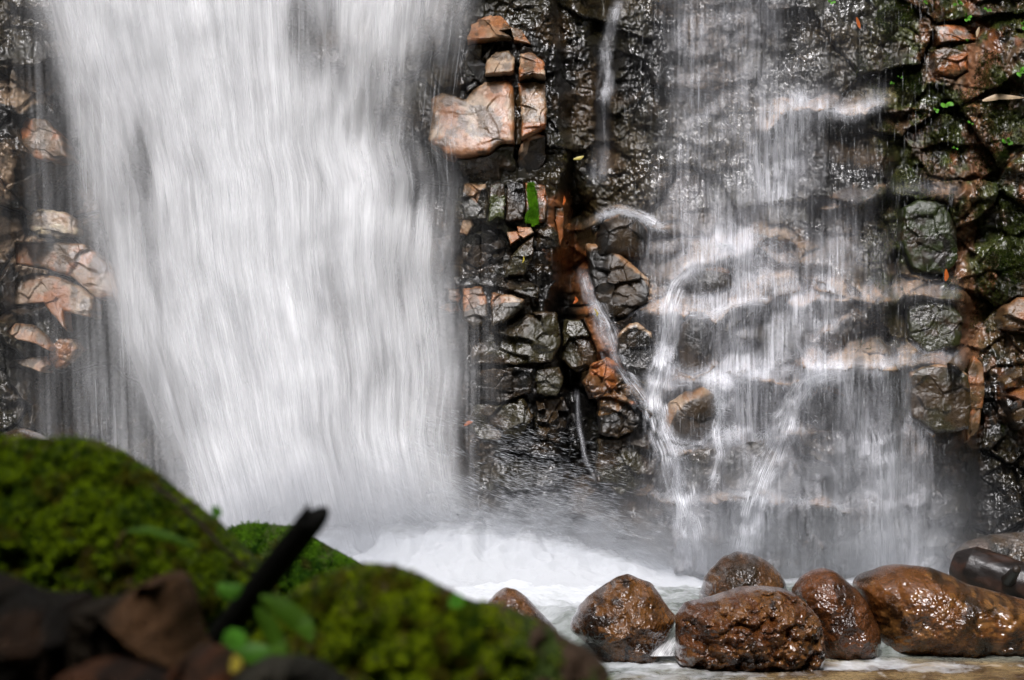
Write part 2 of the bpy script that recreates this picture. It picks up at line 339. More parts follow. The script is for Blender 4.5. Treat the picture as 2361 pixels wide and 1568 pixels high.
# ------------------------------------------------------------------ rocks from their own outline, real thickness
def outline_r(pts, c, th):
    p = np.array(pts, float) - c; p[:, 1] *= -1
    a = np.arctan2(p[:, 1], p[:, 0]); r = np.hypot(p[:, 0], p[:, 1])
    o = np.argsort(a); a, r = a[o], r[o]
    out = np.zeros_like(th)
    n = len(a)
    A = np.concatenate([a[-1:] - 2 * math.pi, a, a[:1] + 2 * math.pi]); R = np.concatenate([r[-1:], r, r[:1]])
    k = np.clip(np.searchsorted(A, th) - 1, 0, len(A) - 2)
    a0, a1, r0, r1 = A[k], A[k + 1], R[k], R[k + 1]
    # straight edge between the two outline points in polar form
    den = r0 * np.sin(th - a0) + r1 * np.sin(a1 - th)
    return r0 * r1 * np.sin(np.maximum(a1 - a0, 1e-4)) / np.maximum(den, 1e-6)
def rock(name, pts, Y, front, back, colf, mat, p=3.0, tilt=(0, 0), rough=0.05, lump=0.0, fac=0.0, nt_=220, nr_=70, seed=1, parent=None, rnd=0, c=None, fs=60, edge=5):
    """closed stone whose outline is `pts` at distance Y; front/back = thickness in metres; p = how flat the face is"""
    P_ = np.array(pts, float)
    if c is None: c = (P_.max(0) + P_.min(0)) / 2
    c = np.array(c, float)
    th = np.linspace(-math.pi, math.pi, nt_, endpoint=False)
    r = outline_r(P_, c, th)
    if rnd:
        kk = np.hanning(rnd * 2 + 1); kk /= kk.sum(); r = np.convolve(np.concatenate([r[-rnd:], r, r[:rnd]]), kk, 'valid')
    r = r + edge * fbm(st(np.cos(th) * 3, np.sin(th) * 3, seed), 4) * r / (r.mean())
    q = np.sin(np.linspace(0, math.pi, nr_ * 2)[1:-1]); isf = np.linspace(0, 1, nr_ * 2)[1:-1] < 0.5   # front centre -> rim -> back centre
    Q, T = np.meshgrid(q, th, indexing='ij'); Rr = np.broadcast_to(r, T.shape)
    dome = (1 - np.clip(Q, 0, 1) ** p) ** (1 / p)
    du = Rr * Q * np.cos(T); dv = -Rr * Q * np.sin(T)
    u = c[0] + du; v = c[1] + dv
    k = Y / FPX
    fr = np.where(isf[:, None], dome * front, -dome * back)
    mask = np.where(isf[:, None], 1, 0.2) * ss(0, 0.25, dome)
    nzz = np.stack([u / 60, v / 60, np.full(u.shape, seed * 3.7)], -1)
    fr = fr + mask * (tilt[0] * du * k + tilt[1] * dv * k)
    if fac:
        H, C = facets(u + 12 * fbm(nzz, 3), v + 12 * fbm(nzz + 4, 3), fs, fs * 0.75, seed + 11, fac, fac * 0.35)
        fr = fr + mask * (H - 0.12 * fac * C * ss(0, .2, fbm(nzz * 1.1 + 8, 3)))
    fr = fr + mask * (rough * fbm(nzz * 1.6, 5) + 0.18 * rough * (ridged(nzz * 7, 3) - 0.5))
    fr = fr + mask * .0022 * fbm(nzz * 12, 2)
    if lump: fr = fr + mask * lump * (domes(u + 10 * fbm(nzz * 2, 2), v + 10 * fbm(nzz * 2 + 5, 2), 46, 34, seed) + .45 * domes(u + 6 * fbm(nzz * 3, 2), v + 6 * fbm(nzz * 3 + 5, 2), 20, 16, seed + 3))
    y = Y - fr
    # points sit at their own distance; front bulge does not scale the outline
    x = (u - CU) * k; z = CAMH + (CH - v) * k
    ctrF = np.array([[(c[0] - CU) * k, y[0].mean(), CAMH + (CH - c[1]) * k]]); ctrB = np.array([[(c[0] - CU) * k, y[-1].mean(), CAMH + (CH - c[1]) * k]])
    body = st(x, y, z).reshape(-1, 3); nrr = len(q)
    i = np.arange(nrr - 1)[:, None] * nt_ + np.arange(nt_)[None, :]; j = np.arange(nrr - 1)[:, None] * nt_ + (np.arange(nt_)[None, :] + 1) % nt_
    f = np.stack([i, i + nt_, j + nt_, j], -1).reshape(-1, 4)
    nb = len(body); a = np.arange(nt_); b = (a + 1) % nt_
    cf = np.stack([np.full(nt_, nb), a, b, np.full(nt_, nb)], -1)
    me_v = np.concatenate([body, ctrF, ctrB])
    L_ = (nrr - 1) * nt_
    # caps as thin quads: centre point doubled
    me_v = np.concatenate([me_v, ctrF + [[1e-4, 0, 1e-4]], ctrB + [[1e-4, 0, 1e-4]]])
    cf[:, 3] = nb; cf = np.stack([np.full(nt_, nb), a, b], -1); cb = np.stack([np.full(nt_, nb + 1), L_ + b, L_ + a], -1)
    me_v = me_v[:nb + 2]
    tri = np.concatenate([np.stack([f[:, 0], f[:, 1], f[:, 2]], -1), np.stack([f[:, 0], f[:, 2], f[:, 3]], -1), cf, cb])
    cc = colf(np.append(u.ravel(), [c[0], c[0]]), np.append(v.ravel(), [c[1], c[1]]), np.append((np.clip(fr, -1, 1)).ravel(), [0, 0]))
    o = mesh_obj(name, me_v, tri, mat, parent, attrs={'col': np.asarray(cc).reshape(-1, 3)})
    o['_s'] = 0; del o['_s']
    o_info[o.name] = (u, v, x, y, z, isf)
    return o
o_info = {}
def npt(u, v, k, s=0.0): return st(u / k, v / k, s)
def c_dark(u, v, h):
    a = fbm(npt(u, v, 60, 3), 4); return mixc(DARK * 1.1 + (BROWN - DARK) * ss(-0.2, 0.4, a)[..., None], OLIVE, 0.5 * ss(0, .4, fbm(npt(u, v, 100, 7), 3)))
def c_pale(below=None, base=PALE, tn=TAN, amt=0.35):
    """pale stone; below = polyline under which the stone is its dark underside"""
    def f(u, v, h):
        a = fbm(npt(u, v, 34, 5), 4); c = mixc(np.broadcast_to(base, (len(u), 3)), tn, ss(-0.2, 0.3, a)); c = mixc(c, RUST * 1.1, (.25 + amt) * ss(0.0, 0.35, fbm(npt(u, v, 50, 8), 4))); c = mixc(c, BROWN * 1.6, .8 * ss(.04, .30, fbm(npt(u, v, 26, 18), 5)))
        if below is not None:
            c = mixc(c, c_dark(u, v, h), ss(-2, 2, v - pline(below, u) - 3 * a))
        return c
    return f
def c_olive(u, v, h):
    a = fbm(npt(u, v, 50, 2), 4); return mixc(np.broadcast_to(BROWN * 1.1, (len(u), 3)), OLIVE * 1.2, ss(-0.2, .3, a))
def c_rust(u, v, h):
    a = fbm(npt(u, v, 30, 2), 4); return mixc(np.broadcast_to(RUST, (len(u), 3)), BROWN * 1.4, ss(-0.2, .3, a))
def c_moss(g=(0.05, 0.10, 0.008), th=0.0):
    def f(u, v, h): return mixc(c_dark(u, v, h), np.array(g), 0.9 * ss(th - .1, th + .15, fbm(npt(u, v, 40, 4), 4) + .3 * fbm(npt(u, v, 12, 4), 3)))
    return f
def c_rim(lip, wdt, base=TAN, under=c_dark):
    """dark stone with a tan mineral coat on its upper edge, down to the line lip (+wdt)"""
    def f(u, v, h):
        d = v - pline(lip, u); a = fbm(npt(u, v, 24, 6), 4)
        return mixc(under(u, v, h), mixc(np.broadcast_to(base, (len(u), 3)), PALE, ss(-.3, .3, a)), ss(wdt, wdt * 0.5, d + 10 * a))
    return f

CR = [  # rocks that stand out of the cliff: outline, thickness, colour, label, options
 ('split_rock', [(1076, 96), (1088, 60), (1119, 36), (1152, 28), (1169, 50), (1182, 73), (1183, 96), (1152, 79), (1139, 96), (1112, 103), (1079, 106)], .13, c_pale(), 'tan rounded cap rock on top of the pale cluster right of the main waterfall', dict(c=(1128, 72), tilt=(-.1, .9))),
 ('split_rock', [(1175, 63), (1202, 69), (1221, 103), (1223, 108), (1185, 98)], .10, c_pale(), 'small tan wedge rock right beside the rounded cap rock', dict(tilt=(-.2, .8))),
 ('split_rock', [(1122, 146), (1142, 122), (1172, 119), (1185, 139), (1187, 172), (1152, 179), (1119, 179)], .14, c_pale(), 'pinkish squarish rock above the largest pale slab, left of the crack', dict(tilt=(.1, .7))),
 ('split_rock', [(1198, 126), (1228, 122), (1254, 146), (1258, 185), (1228, 180), (1197, 187)], .15, c_pale(amt=.6), 'tan squarish rock right of the vertical crack, over the narrow pale slab', dict(tilt=(.1, .8))),
 ('rock_slab', [(1092, 208), (1119, 187), (1172, 184), (1185, 201), (1188, 265), (1187, 338), (1159, 338), (1126, 361), (1066, 369), (1030, 366), (990, 330), (995, 225), (1020, 214), (1050, 224), (1074, 232)], .20, c_pale(), 'largest pale pink rock slab beside the main waterfall, left of the vertical crack', dict(c=(1105, 290), tilt=(.12, .42), fac=.012, fs=110)),
 ('rock_slab', [(1195, 195), (1225, 190), (1258, 195), (1261, 265), (1258, 298), (1238, 311), (1202, 328), (1200, 265)], .19, c_pale(amt=.9), 'narrow pale slab with a rusty right edge, right of the vertical crack', dict(tilt=(.1, .5))),
 ('rock_block', [(1050, 374), (1066, 371), (1128, 363), (1159, 341), (1187, 342), (1189, 412), (1140, 418), (1075, 416)], .12, c_olive, 'dark brown block under the largest pale slab', dict(tilt=(0, -.5))),
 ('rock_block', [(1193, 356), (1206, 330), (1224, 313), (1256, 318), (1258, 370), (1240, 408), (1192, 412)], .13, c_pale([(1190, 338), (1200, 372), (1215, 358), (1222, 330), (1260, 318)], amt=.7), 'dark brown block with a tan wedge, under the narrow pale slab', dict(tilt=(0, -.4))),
 ('rock_block', [(1082, 110), (1112, 106), (1140, 100), (1110, 140), (1098, 200), (1075, 215), (1070, 150)], .05, c_dark, 'dark recessed block between the cap rock and the largest slab', dict()),
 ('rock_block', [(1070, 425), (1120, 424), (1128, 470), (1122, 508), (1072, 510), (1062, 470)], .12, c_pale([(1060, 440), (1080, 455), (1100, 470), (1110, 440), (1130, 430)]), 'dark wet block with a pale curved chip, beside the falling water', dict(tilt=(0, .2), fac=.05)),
 ('rock_block', [(1130, 424), (1163, 421), (1166, 470), (1163, 508), (1128, 510)], .14, c_moss((.04, .05, .008), .1), 'olive upright block at the left of the mossy row', dict(tilt=(0, .25))),
 ('rock_block', [(1168, 421), (1207, 423), (1212, 470), (1206, 510), (1167, 510)], .15, c_dark, 'grey wet upright block in the mossy row, left of the green patch', dict(tilt=(.1, .3))),
 ('rock_block', [(1212, 424), (1255, 428), (1262, 470), (1256, 514), (1212, 514)], .14, c_rust, 'rusty brown upright block carrying the bright green patch', dict(tilt=(0, .15))),
 ('rock_block', [(1192, 524), (1224, 525), (1230, 538), (1206, 553), (1196, 545)], .14, c_pale(), 'small pale faceted rock under the mossy row', dict(tilt=(0, .5))),
 ('rock_block', [(1168, 536), (1192, 534), (1200, 550), (1177, 566)], .14, c_pale(), 'pale pointed rock left of the small pale faceted rock', dict(tilt=(.2, .6))),
 ('rock_block', [(1066, 512), (1085, 502), (1092, 520), (1078, 545), (1060, 540)], .12, c_pale(), 'pale chip at the edge of the falling water, below the mossy row', dict()),
 ('rock_block', [(1065, 550), (1130, 530), (1165, 560), (1158, 600), (1100, 620), (1068, 600)], .10, c_dark, 'black glossy block with moss on top, left of the brown wedge', dict(fac=.08, fs=30)),
 ('rock_wedge', [(1232, 545), (1231, 592), (1206, 638), (1162, 641), (1178, 592), (1204, 565)], .17, c_olive, 'brown wedge rock leaning up to the right below the mossy row', dict(tilt=(.2, .1))),
 ('rounded_rock', [(1233, 530), (1274, 521), (1287, 538), (1290, 568), (1259, 582), (1233, 580)], .13, c_dark, 'dark rounded rock with a bluish shine beside the rusty upright stone', dict(p=2.2)),
 ('rusty_rock', [(1279, 478), (1298, 480), (1300, 509), (1296, 556), (1290, 585), (1285, 540), (1280, 510)], .09, c_rust, 'narrow rusty upright stone left of the orange gully', dict(c=(1289, 515))),
 ('rock_block', [(1040, 640), (1100, 625), (1200, 640), (1240, 660), (1235, 690), (1180, 672), (1120, 660), (1060, 662)], .10, c_dark, 'long dark glossy ledge rock above the pale toothed rocks', dict(tilt=(0, .8), fac=.05, fs=30)),
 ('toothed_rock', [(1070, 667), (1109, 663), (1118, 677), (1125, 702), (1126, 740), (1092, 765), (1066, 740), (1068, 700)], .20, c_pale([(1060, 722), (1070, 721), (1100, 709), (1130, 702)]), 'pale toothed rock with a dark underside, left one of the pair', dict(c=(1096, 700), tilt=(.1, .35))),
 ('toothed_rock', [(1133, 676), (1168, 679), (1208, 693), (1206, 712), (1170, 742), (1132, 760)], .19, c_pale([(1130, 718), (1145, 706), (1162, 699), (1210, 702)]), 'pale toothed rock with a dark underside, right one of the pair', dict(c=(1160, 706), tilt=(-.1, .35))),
 ('toothed_rock', [(1034, 669), (1062, 667), (1066, 690), (1058, 700), (1036, 694)], .19, c_pale(), 'small pale square rock half hidden by the water edge', dict(tilt=(0, .5))),
 ('toothed_rock', [(1010, 712), (1030, 702), (1058, 700), (1064, 718), (1040, 724)], .17, c_pale(), 'flat pale sliver of rock under the small pale square one', dict()),
 ('rock_block', [(1130, 765), (1180, 745), (1215, 722), (1285, 720), (1295, 790), (1270, 835), (1190, 842), (1085, 842), (1085, 800)], .16, c_olive, 'large brown block below the toothed rocks', dict(tilt=(0, .2), fac=.07)),
 ('rock_block', [(1300, 735), (1345, 740), (1372, 800), (1378, 845), (1330, 860), (1296, 830)], .12, c_olive, 'brown block left of the lower orange gully', dict(tilt=(.2, .1))),
 ('rock_block', [(1080, 855), (1180, 848), (1230, 850), (1225, 905), (1150, 930), (1085, 920)], .12, c_dark, 'dark wet block low beside the main waterfall', dict(fac=.06)),
 ('rock_block', [(1235, 850), (1290, 845), (1300, 880), (1285, 915), (1235, 910)], .13, c_olive, 'brown squarish block low on the cliff between the two falls', dict(tilt=(.1, .2))),
 ('rock_block', [(1090, 930), (1150, 935), (1210, 915), (1230, 960), (1200, 1010), (1110, 1020), (1080, 980)], .12, c_olive, 'olive brown block lowest beside the main waterfall', dict(fac=.07)),
 ('rock_block', [(1235, 920), (1300, 915), (1315, 960), (1290, 1020), (1230, 1010)], .11, c_dark, 'black glinting block right of the lowest olive block', dict(fac=.09, fs=30)),
 # right cascade
 ('splashed_rock', [(1368, 600), (1374, 540), (1392, 508), (1430, 490), (1468, 498), (1492, 530), (1498, 575), (1478, 600)], .22, c_rim([(1360, 560), (1385, 505), (1430, 488), (1470, 498), (1500, 540)], 14, TAN * .8), 'dark domed rock crowned by splashing water, highest on the cascade left edge', dict(p=2.3)),
 ('banded_rock', [(1352, 560), (1400, 562), (1445, 600), (1492, 648), (1490, 700), (1440, 735), (1400, 742), (1372, 690), (1358, 630)], .22, c_rim([(1350, 558), (1400, 560), (1445, 598), (1495, 650)], 22, TAN), 'black glossy rock with a tan band along its sloping top', dict(tilt=(.25, .35), fac=.045, fs=38)),
 ('rock_block', [(1425, 770), (1450, 745), (1470, 742), (1500, 770), (1508, 830), (1490, 875), (1440, 860), (1420, 820)], .17, c_rim([(1420, 770), (1460, 742), (1505, 775)], 14), 'brown rock between two rivulets below the banded rock', dict()),
 ('eroded_rock', [(1345, 880), (1365, 840), (1400, 825), (1440, 850), (1480, 890), (1500, 930), (1450, 935), (1400, 915), (1360, 920)], .2, c_pale(None, TAN * .8, BROWN * 2.2, .7), 'eroded tan rock with dark pits where the rivulets meet', dict(lump=.07, fac=.08, fs=34, tilt=(0, .5))),
 ('eroded_rock', [(1376, 920), (1400, 903), (1440, 920), (1500, 960), (1510, 990), (1470, 985), (1420, 1010), (1380, 1000)], .22, c_pale([(1370, 960), (1420, 950), (1445, 925), (1520, 985)], TAN * .75, np.array((.32, .15, .05)), .5), 'orange tan rock lobe under the eroded rock', dict(lump=.05, tilt=(0, .4))),
 ('rock_block', [(1378, 1012), (1425, 1010), (1468, 975), (1520, 1010), (1528, 1050), (1490, 1120), (1430, 1140), (1375, 1110)], .16, c_olive, 'olive brown block below the orange lobe, left of the strong stream', dict(fac=.06)),
 ('water_worn_rock', [(1532, 960), (1545, 925), (1580, 902), (1620, 892), (1648, 905), (1656, 940), (1650, 990), (1620, 1025), (1570, 1020), (1538, 1005)], .16, c_rim([(1530, 1000), (1550, 940), (1590, 905), (1660, 885)], 22, TAN), 'dark oval rock with tan shoulder, right of the strong stream', dict(p=2.6)),
 ('water_worn_rock', [(1572, 750), (1590, 728), (1625, 725), (1640, 745), (1645, 800), (1635, 850), (1600, 868), (1565, 855), (1562, 800)], .14, c_rim([(1560, 760), (1590, 726), (1645, 735)], 10), 'tall dark rock inside the veil, above the dark oval rock', dict(p=3)),
 ('water_worn_rock', [(1590, 655), (1605, 622), (1640, 612), (1680, 620), (1690, 660), (1650, 685), (1600, 690)], .14, c_rim([(1585, 640), (1610, 616), (1690, 618)], 12), 'dark rock under the curling flow near the middle of the cascade', dict(p=2.4)),
 ('water_worn_rock', [(1862, 975), (1858, 930), (1880, 895), (1915, 885), (1945, 910), (1955, 960), (1940, 985), (1890, 992)], .16, c_rim([(1855, 920), (1885, 888), (1960, 910)], 10), 'dark round rock under the arching flow on the right of the cascade', dict(p=2.4)),
 ('water_worn_rock', [(1572, 1060), (1600, 1035), (1650, 1030), (1660, 1090), (1640, 1140), (1580, 1140)], .1, c_dark, 'dark block below the dark oval rock', dict()),
 ('water_worn_rock', [(1665, 1060), (1690, 1025), (1750, 1018), (1790, 1045), (1780, 1120), (1720, 1145), (1665, 1130)], .1, c_dark, 'broad dark rock behind the veil under the lowest tan ledge', dict()),
 ('rock_block', [(2090, 860), (2130, 842), (2190, 842), (2225, 865), (2232, 930), (2225, 990), (2150, 1000), (2095, 960)], .2, c_rim([(2085, 865), (2130, 838), (2190, 840), (2240, 870)], 9, TAN * .8, c_olive), 'large olive block with a rusty lip right of the cascade', dict(tilt=(0, .1))),
 ('mossy_block', [(2080, 480), (2110, 462), (2180, 468), (2200, 520), (2200, 600), (2170, 640), (2100, 630), (2070, 560)], .2, c_moss((.018, .026, .005), -.1), 'mossy dark block right of the cascade at mid height', dict(tilt=(0, .1))),
 ('mossy_block', [(2085, 700), (2120, 692), (2190, 700), (2215, 740), (2205, 800), (2130, 815), (2088, 780)], .2, c_moss((.022, .024, .005), 0), 'dark olive mossy block above the large olive block', dict(tilt=(0, .2))),
 ('rusty_block', [(2148, 118), (2175, 112), (2225, 125), (2230, 165), (2195, 182), (2150, 170)], .16, c_rust, 'rusty orange block high on the mossy right wall', dict()),
 ('rusty_block', [(2150, 62), (2200, 58), (2250, 66), (2245, 98), (2160, 105)], .15, c_rust, 'rusty ledge stone above the rusty orange block', dict(tilt=(0, .5))),
 ('tan_rock', [(2296, 735), (2310, 705), (2345, 685), (2380, 690), (2400, 730), (2390, 765), (2330, 768), (2300, 758)], .22, c_pale(None, TAN * .6, BROWN * 3, .3), 'tan grey boulder jutting from the right wall at the frame edge', dict(fac=.05)),
 ('tan_rock', [(2300, 880), (2330, 850), (2380, 845), (2400, 900), (2385, 975), (2335, 990), (2310, 940)], .22, c_pale(None, BROWN * 1.8, DARK * 2, .2), 'dark shiny boulder with a tan foot low on the right wall', dict(fac=.07, fs=30)),
 ('tan_rock', [(2225, 860), (2240, 820), (2262, 840), (2266, 900), (2250, 990), (2225, 1020)], .1, c_pale(None, TAN * .7, BROWN * 3, .6), 'narrow tan rib of rock beside the large olive block', dict()),
 # left side
 ('pale_slab', [(70, 500), (95, 482), (155, 492), (190, 512), (185, 545), (140, 552), (95, 545), (65, 528)], .14, c_pale(None, PALE, np.array((.42, .34, .22)), .15), 'cream block left of the main waterfall, above the layered slabs', dict(tilt=(0, .2))),
 ('pale_slab', [(36, 560), (80, 560), (130, 560), (200, 565), (270, 620), (290, 690), (235, 690), (180, 645), (110, 622), (40, 610)], .16, c_pale(None, PALE * .8, TAN * .85, .5), 'upper layered tan slab left of the main waterfall', dict(c=(150, 598), tilt=(.1, .3))),
 ('pale_slab', [(38, 645), (80, 632), (140, 640), (190, 662), (225, 690), (220, 735), (170, 770), (150, 745), (160, 722), (110, 702), (36, 706)], .17, c_pale(None, PALE * .85, TAN * .85, .5), 'lower layered tan slab left of the main waterfall', dict(c=(130, 682), tilt=(.1, .4))),
 ('pale_slab', [(18, 765), (40, 745), (85, 752), (115, 775), (130, 800), (128, 812), (95, 795), (50, 785)], .16, c_pale(None, PALE, TAN, .2), 'glinting pale slab over a dark hollow at far left', dict(tilt=(0, .6))),
 ('pale_slab', [(128, 800), (150, 780), (178, 785), (187, 805), (170, 835), (140, 852), (120, 835)], .16, c_pale(None, PALE * .9, TAN, .3), 'pale knobbly rock at the right end of the lowest pale band', dict(lump=.03)),
 ('pale_slab', [(35, 830), (70, 826), (112, 820), (122, 840), (105, 860), (85, 852), (60, 845)], .15, c_pale(None, PALE * .9, TAN, .2), 'lowest pale splinter slab at far left', dict(tilt=(0, .5))),
 ('tan_rock', [(45, 300), (62, 268), (110, 280), (150, 320), (170, 370), (140, 380), (90, 370), (60, 340)], .15, c_pale(None, PALE * .55, TAN * .7, .6), 'tan sloping rock high at the left behind thin falling water', dict(c=(105, 328), tilt=(.3, .3))),
 ('tan_rock', [(-40, 400), (0, 410), (12, 440), (4, 462), (-40, 480)], .15, c_pale(None, PALE * .8, TAN, .2), 'cream rock cut by the left frame edge', dict()),
]
for k, (nm, pts, fr, cf, lab, kw) in enumerate(CR):
    a = np.array(pts, float); cc = kw.get('c', (a.max(0) + a.min(0)) / 2)
    lo_, hi_ = a.min(0) - 6, a.max(0) + 6
    r0, r1 = np.searchsorted(vs, lo_[1]), np.searchsorted(vs, hi_[1]); c0, c1 = np.searchsorted(us, lo_[0]), np.searchsorted(us, hi_[0])
    su_, sv_ = U[r0:r1, c0:c1] - cc[0], cc[1] - V[r0:r1, c0:c1]
    inside = np.hypot(su_, sv_) < outline_r(pts, cc, np.arctan2(sv_, su_).ravel()).reshape(su_.shape) + 3
    sub = YY[r0:r1, c0:c1]; Yk = float(np.median(sub[inside])) + 0.01
    sub[inside] = np.maximum(sub[inside], Yk - .035)
    kw = dict(kw); kw.setdefault('fac', .035 if cf in (c_dark, c_olive) else .02); kw.setdefault('p', 9.0)
    w_ = (a.max(0) - a.min(0)).max()
    fr = fr * (.6 if cf in (c_dark, c_olive) or 'block' in nm else .8)
    o = rock(nm, pts, Yk, fr, .25, cf, M_ROCK, rough=.03 if cf in (c_dark, c_olive) else .013, seed=k + 2, edge=min(4, w_ * .05), nt_=160, nr_=44, **kw)
    tag(o, lab, 'rock')

# the cliff surface itself, flattened where rocks are bedded in it
X = (U - CU) / FPX * YY; Z = CAMH + (CH - V) / FPX * YY
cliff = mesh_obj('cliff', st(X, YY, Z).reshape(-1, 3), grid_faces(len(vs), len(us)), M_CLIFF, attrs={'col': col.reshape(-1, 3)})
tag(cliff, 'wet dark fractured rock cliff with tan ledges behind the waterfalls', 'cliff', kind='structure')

# ------------------------------------------------------------------ boulders in the stream
def c_boulder(seed, base=(.080, .027, .008), low=(.016, .007, .003), hi=(.14, .058, .016)):
    def f(u, v, h):
        a = fbm(npt(u, v, 55, seed), 5); b = fbm(npt(u, v, 20, seed + 3), 4)
        c = mixc(np.broadcast_to(np.array(low), (len(u), 3)), np.array(base), ss(-.3, .15, a)); return mixc(c, np.array(hi), .8 * ss(.0, .35, b + .7 * fbm(npt(u, v, 120, seed + 9), 3)))
    return f
BO = [
 ([(1118, 1400), (1128, 1382), (1144, 1366), (1166, 1355), (1190, 1360), (1213, 1377), (1240, 1404), (1262, 1428), (1284, 1450), (1310, 1520), (1200, 1560), (1110, 1540)], 9.5, .22, dict(p=2.1), c_boulder(1, (.10, .05, .03), (.04, .022, .012)), 'small brown boulder showing just behind the mossy foreground rock'),
 ([(1314, 1450), (1320, 1425), (1332, 1398), (1354, 1377), (1389, 1351), (1421, 1331), (1448, 1325), (1477, 1336), (1503, 1345), (1521, 1369), (1541, 1404), (1562, 1425), (1550, 1450), (1530, 1490), (1510, 1540), (1448, 1560), (1400, 1540), (1360, 1490)], 9.75, .30, dict(p=1.9, fac=.02, fs=130, rough=.05), c_boulder(2, (.085, .034, .010)), 'peaked reddish brown boulder left of the little white chute'),
 ([(1612, 1372), (1624, 1335), (1645, 1308), (1669, 1284), (1699, 1271), (1734, 1275), (1768, 1294), (1795, 1318), (1810, 1345), (1816, 1380), (1800, 1430), (1620, 1430)], 10.5, .30, dict(p=2.1), c_boulder(3, (.075, .035, .016), (.03, .018, .01), (.12, .055, .02)), 'dark domed boulder standing behind the bumpy one'),
 ([(1560, 1420), (1580, 1390), (1611, 1383), (1659, 1369), (1710, 1352), (1761, 1350), (1802, 1355), (1829, 1366), (1856, 1389), (1880, 1420), (1892, 1454), (1892, 1488), (1885, 1530), (1846, 1560), (1795, 1570), (1727, 1570), (1659, 1565), (1590, 1550), (1556, 1520), (1558, 1465)], 9.55, .34, dict(p=2.2, lump=.085, rough=.06), c_boulder(4, (.078, .026, .007), (.016, .007, .003)), 'lumpy pitted brown boulder nearest the camera in the stream'),
 ([(1826, 1362), (1849, 1328), (1873, 1314), (1901, 1309), (1924, 1318), (1952, 1338), (1975, 1359), (1996, 1386), (2010, 1413), (2023, 1447), (2028, 1475), (2020, 1520), (1993, 1540), (1940, 1540), (1890, 1530), (1860, 1440)], 9.9, .28, dict(p=2.0), c_boulder(5, (.075, .026, .008), (.028, .011, .005), (.11, .038, .012)), 'smooth reddish egg shaped boulder right of the lumpy one'),
 ([(1966, 1350), (1975, 1330), (1996, 1320), (2016, 1316), (2040, 1306), (2074, 1301), (2115, 1304), (2149, 1311), (2187, 1325), (2224, 1345), (2272, 1359), (2323, 1372), (2365, 1384), (2480, 1410), (2520, 1470), (2480, 1530), (2361, 1535), (2238, 1530), (2102, 1525), (2030, 1510), (2010, 1450), (1985, 1390)], 10.1, .42, dict(p=2.0, rough=.045, c=(2150, 1410)), c_boulder(6, (.12, .044, .011), (.028, .013, .005), (.19, .085, .024)), 'long orange brown boulder reaching the right frame edge'),
 ([(-20, 1025), (20, 996), (50, 987), (80, 996), (120, 1015), (150, 1040), (60, 1060), (-20, 1060)], 9.0, .15, dict(p=2.2), c_pale(None, np.array((.07, .04, .02)), DARK * 2, -.1), 'small wet brown rock peeking over the big mossy mound'),
 ([(2180, 1290), (2230, 1250), (2290, 1232), (2361, 1228), (2500, 1225), (2560, 1290), (2500, 1340), (2300, 1330)], 12.6, .3, dict(p=2.2, rough=.1), c_pale(None, np.array((.10, .08, .065)), DARK * 4, -.2), 'wet grey tan rock behind the log at the foot of the cliff'),
]
for k, (pts, Y, fr, kw, cf, lab) in enumerate(BO):
    kw = dict(kw); kw.setdefault('rough', .045)
    tag(rock('boulder', pts, Y + .02, fr, fr * 1.1, cf, M_BOULDER, seed=k + 40, rnd=5, edge=3, nt_=360, nr_=120, **kw), lab, 'boulder')

# log
def tube(path, rad, n=40, seed=0, amp=.08, fl=None):
    path = np.array(path, float); rad = np.array(rad, float); t = np.gradient(path, axis=0); t /= np.linalg.norm(t, axis=1)[:, None]
    up = np.array((0, 0, 1.0)); side = np.cross(t, up); side /= np.linalg.norm(side, axis=1)[:, None]; up2 = np.cross(side, t)
    a = np.linspace(0, 2 * math.pi, n, endpoint=False)
    A, I = np.meshgrid(a, np.arange(len(path)))
    r = rad[I] * (1 + amp * fbm(st(np.cos(A) * 2, np.sin(A) * 2, I * .06 + seed), 4))
    v = path[I] + side[I] * (np.cos(A) * r)[..., None] + up2[I] * (np.sin(A) * r)[..., None]
    m = len(path); i = np.arange(m - 1)[:, None] * n + np.arange(n)[None]; j = np.arange(m - 1)[:, None] * n + (np.arange(n)[None] + 1) % n
    q = np.stack([i, j, j + n, i + n], -1).reshape(-1, 4)
    tri = np.concatenate([q[:, [0, 1, 2]], q[:, [0, 2, 3]]])
    vv = v.reshape(-1, 3); nb = len(vv); vv = np.concatenate([vv, path[:1], path[-1:]])
    b = np.arange(n); c = (b + 1) % n
    tri = np.concatenate([tri, np.stack([np.full(n, nb), c, b], -1), np.stack([np.full(n, nb + 1), (m - 1) * n + b, (m - 1) * n + c], -1)])
    return vv, tri, A, I
def lerp_path(p0, p1, n): return np.array(p0)[None] + (np.array(p1) - np.array(p0))[None] * np.linspace(0, 1, n)[:, None]
pth = lerp_path(at(2200, 1300, 11.1), at(2560, 1415, 10.7), 120)
rads = 0.122 * np.concatenate([np.sqrt(np.linspace(.35, 1, 14)), np.ones(106)])
lv, lf, A_, I_ = tube(pth, rads, 72, 3, .10)
lc = mixc(np.broadcast_to(np.array((.010, .007, .006)), (len(lv), 3)), np.array((.032, .014, .008)), ss(-.1, .4, fbm(st(lv[:, 0] * 3, lv[:, 1] * 12, lv[:, 2] * 12), 4)))
log = mesh_obj('log', lv, lf, rock_mat('wet_wood', .35, .8, 30, .35, .4, .0015), attrs={'col': lc})
tag(log, 'thick dark wet log lying behind the orange brown boulder', 'log')
kp = lerp_path(at(2325, 1338, 10.82), at(2345, 1312, 10.62), 12)
kv, kf, _, _ = tube(kp, np.linspace(.035, .02, 12), 20, 5, .2)
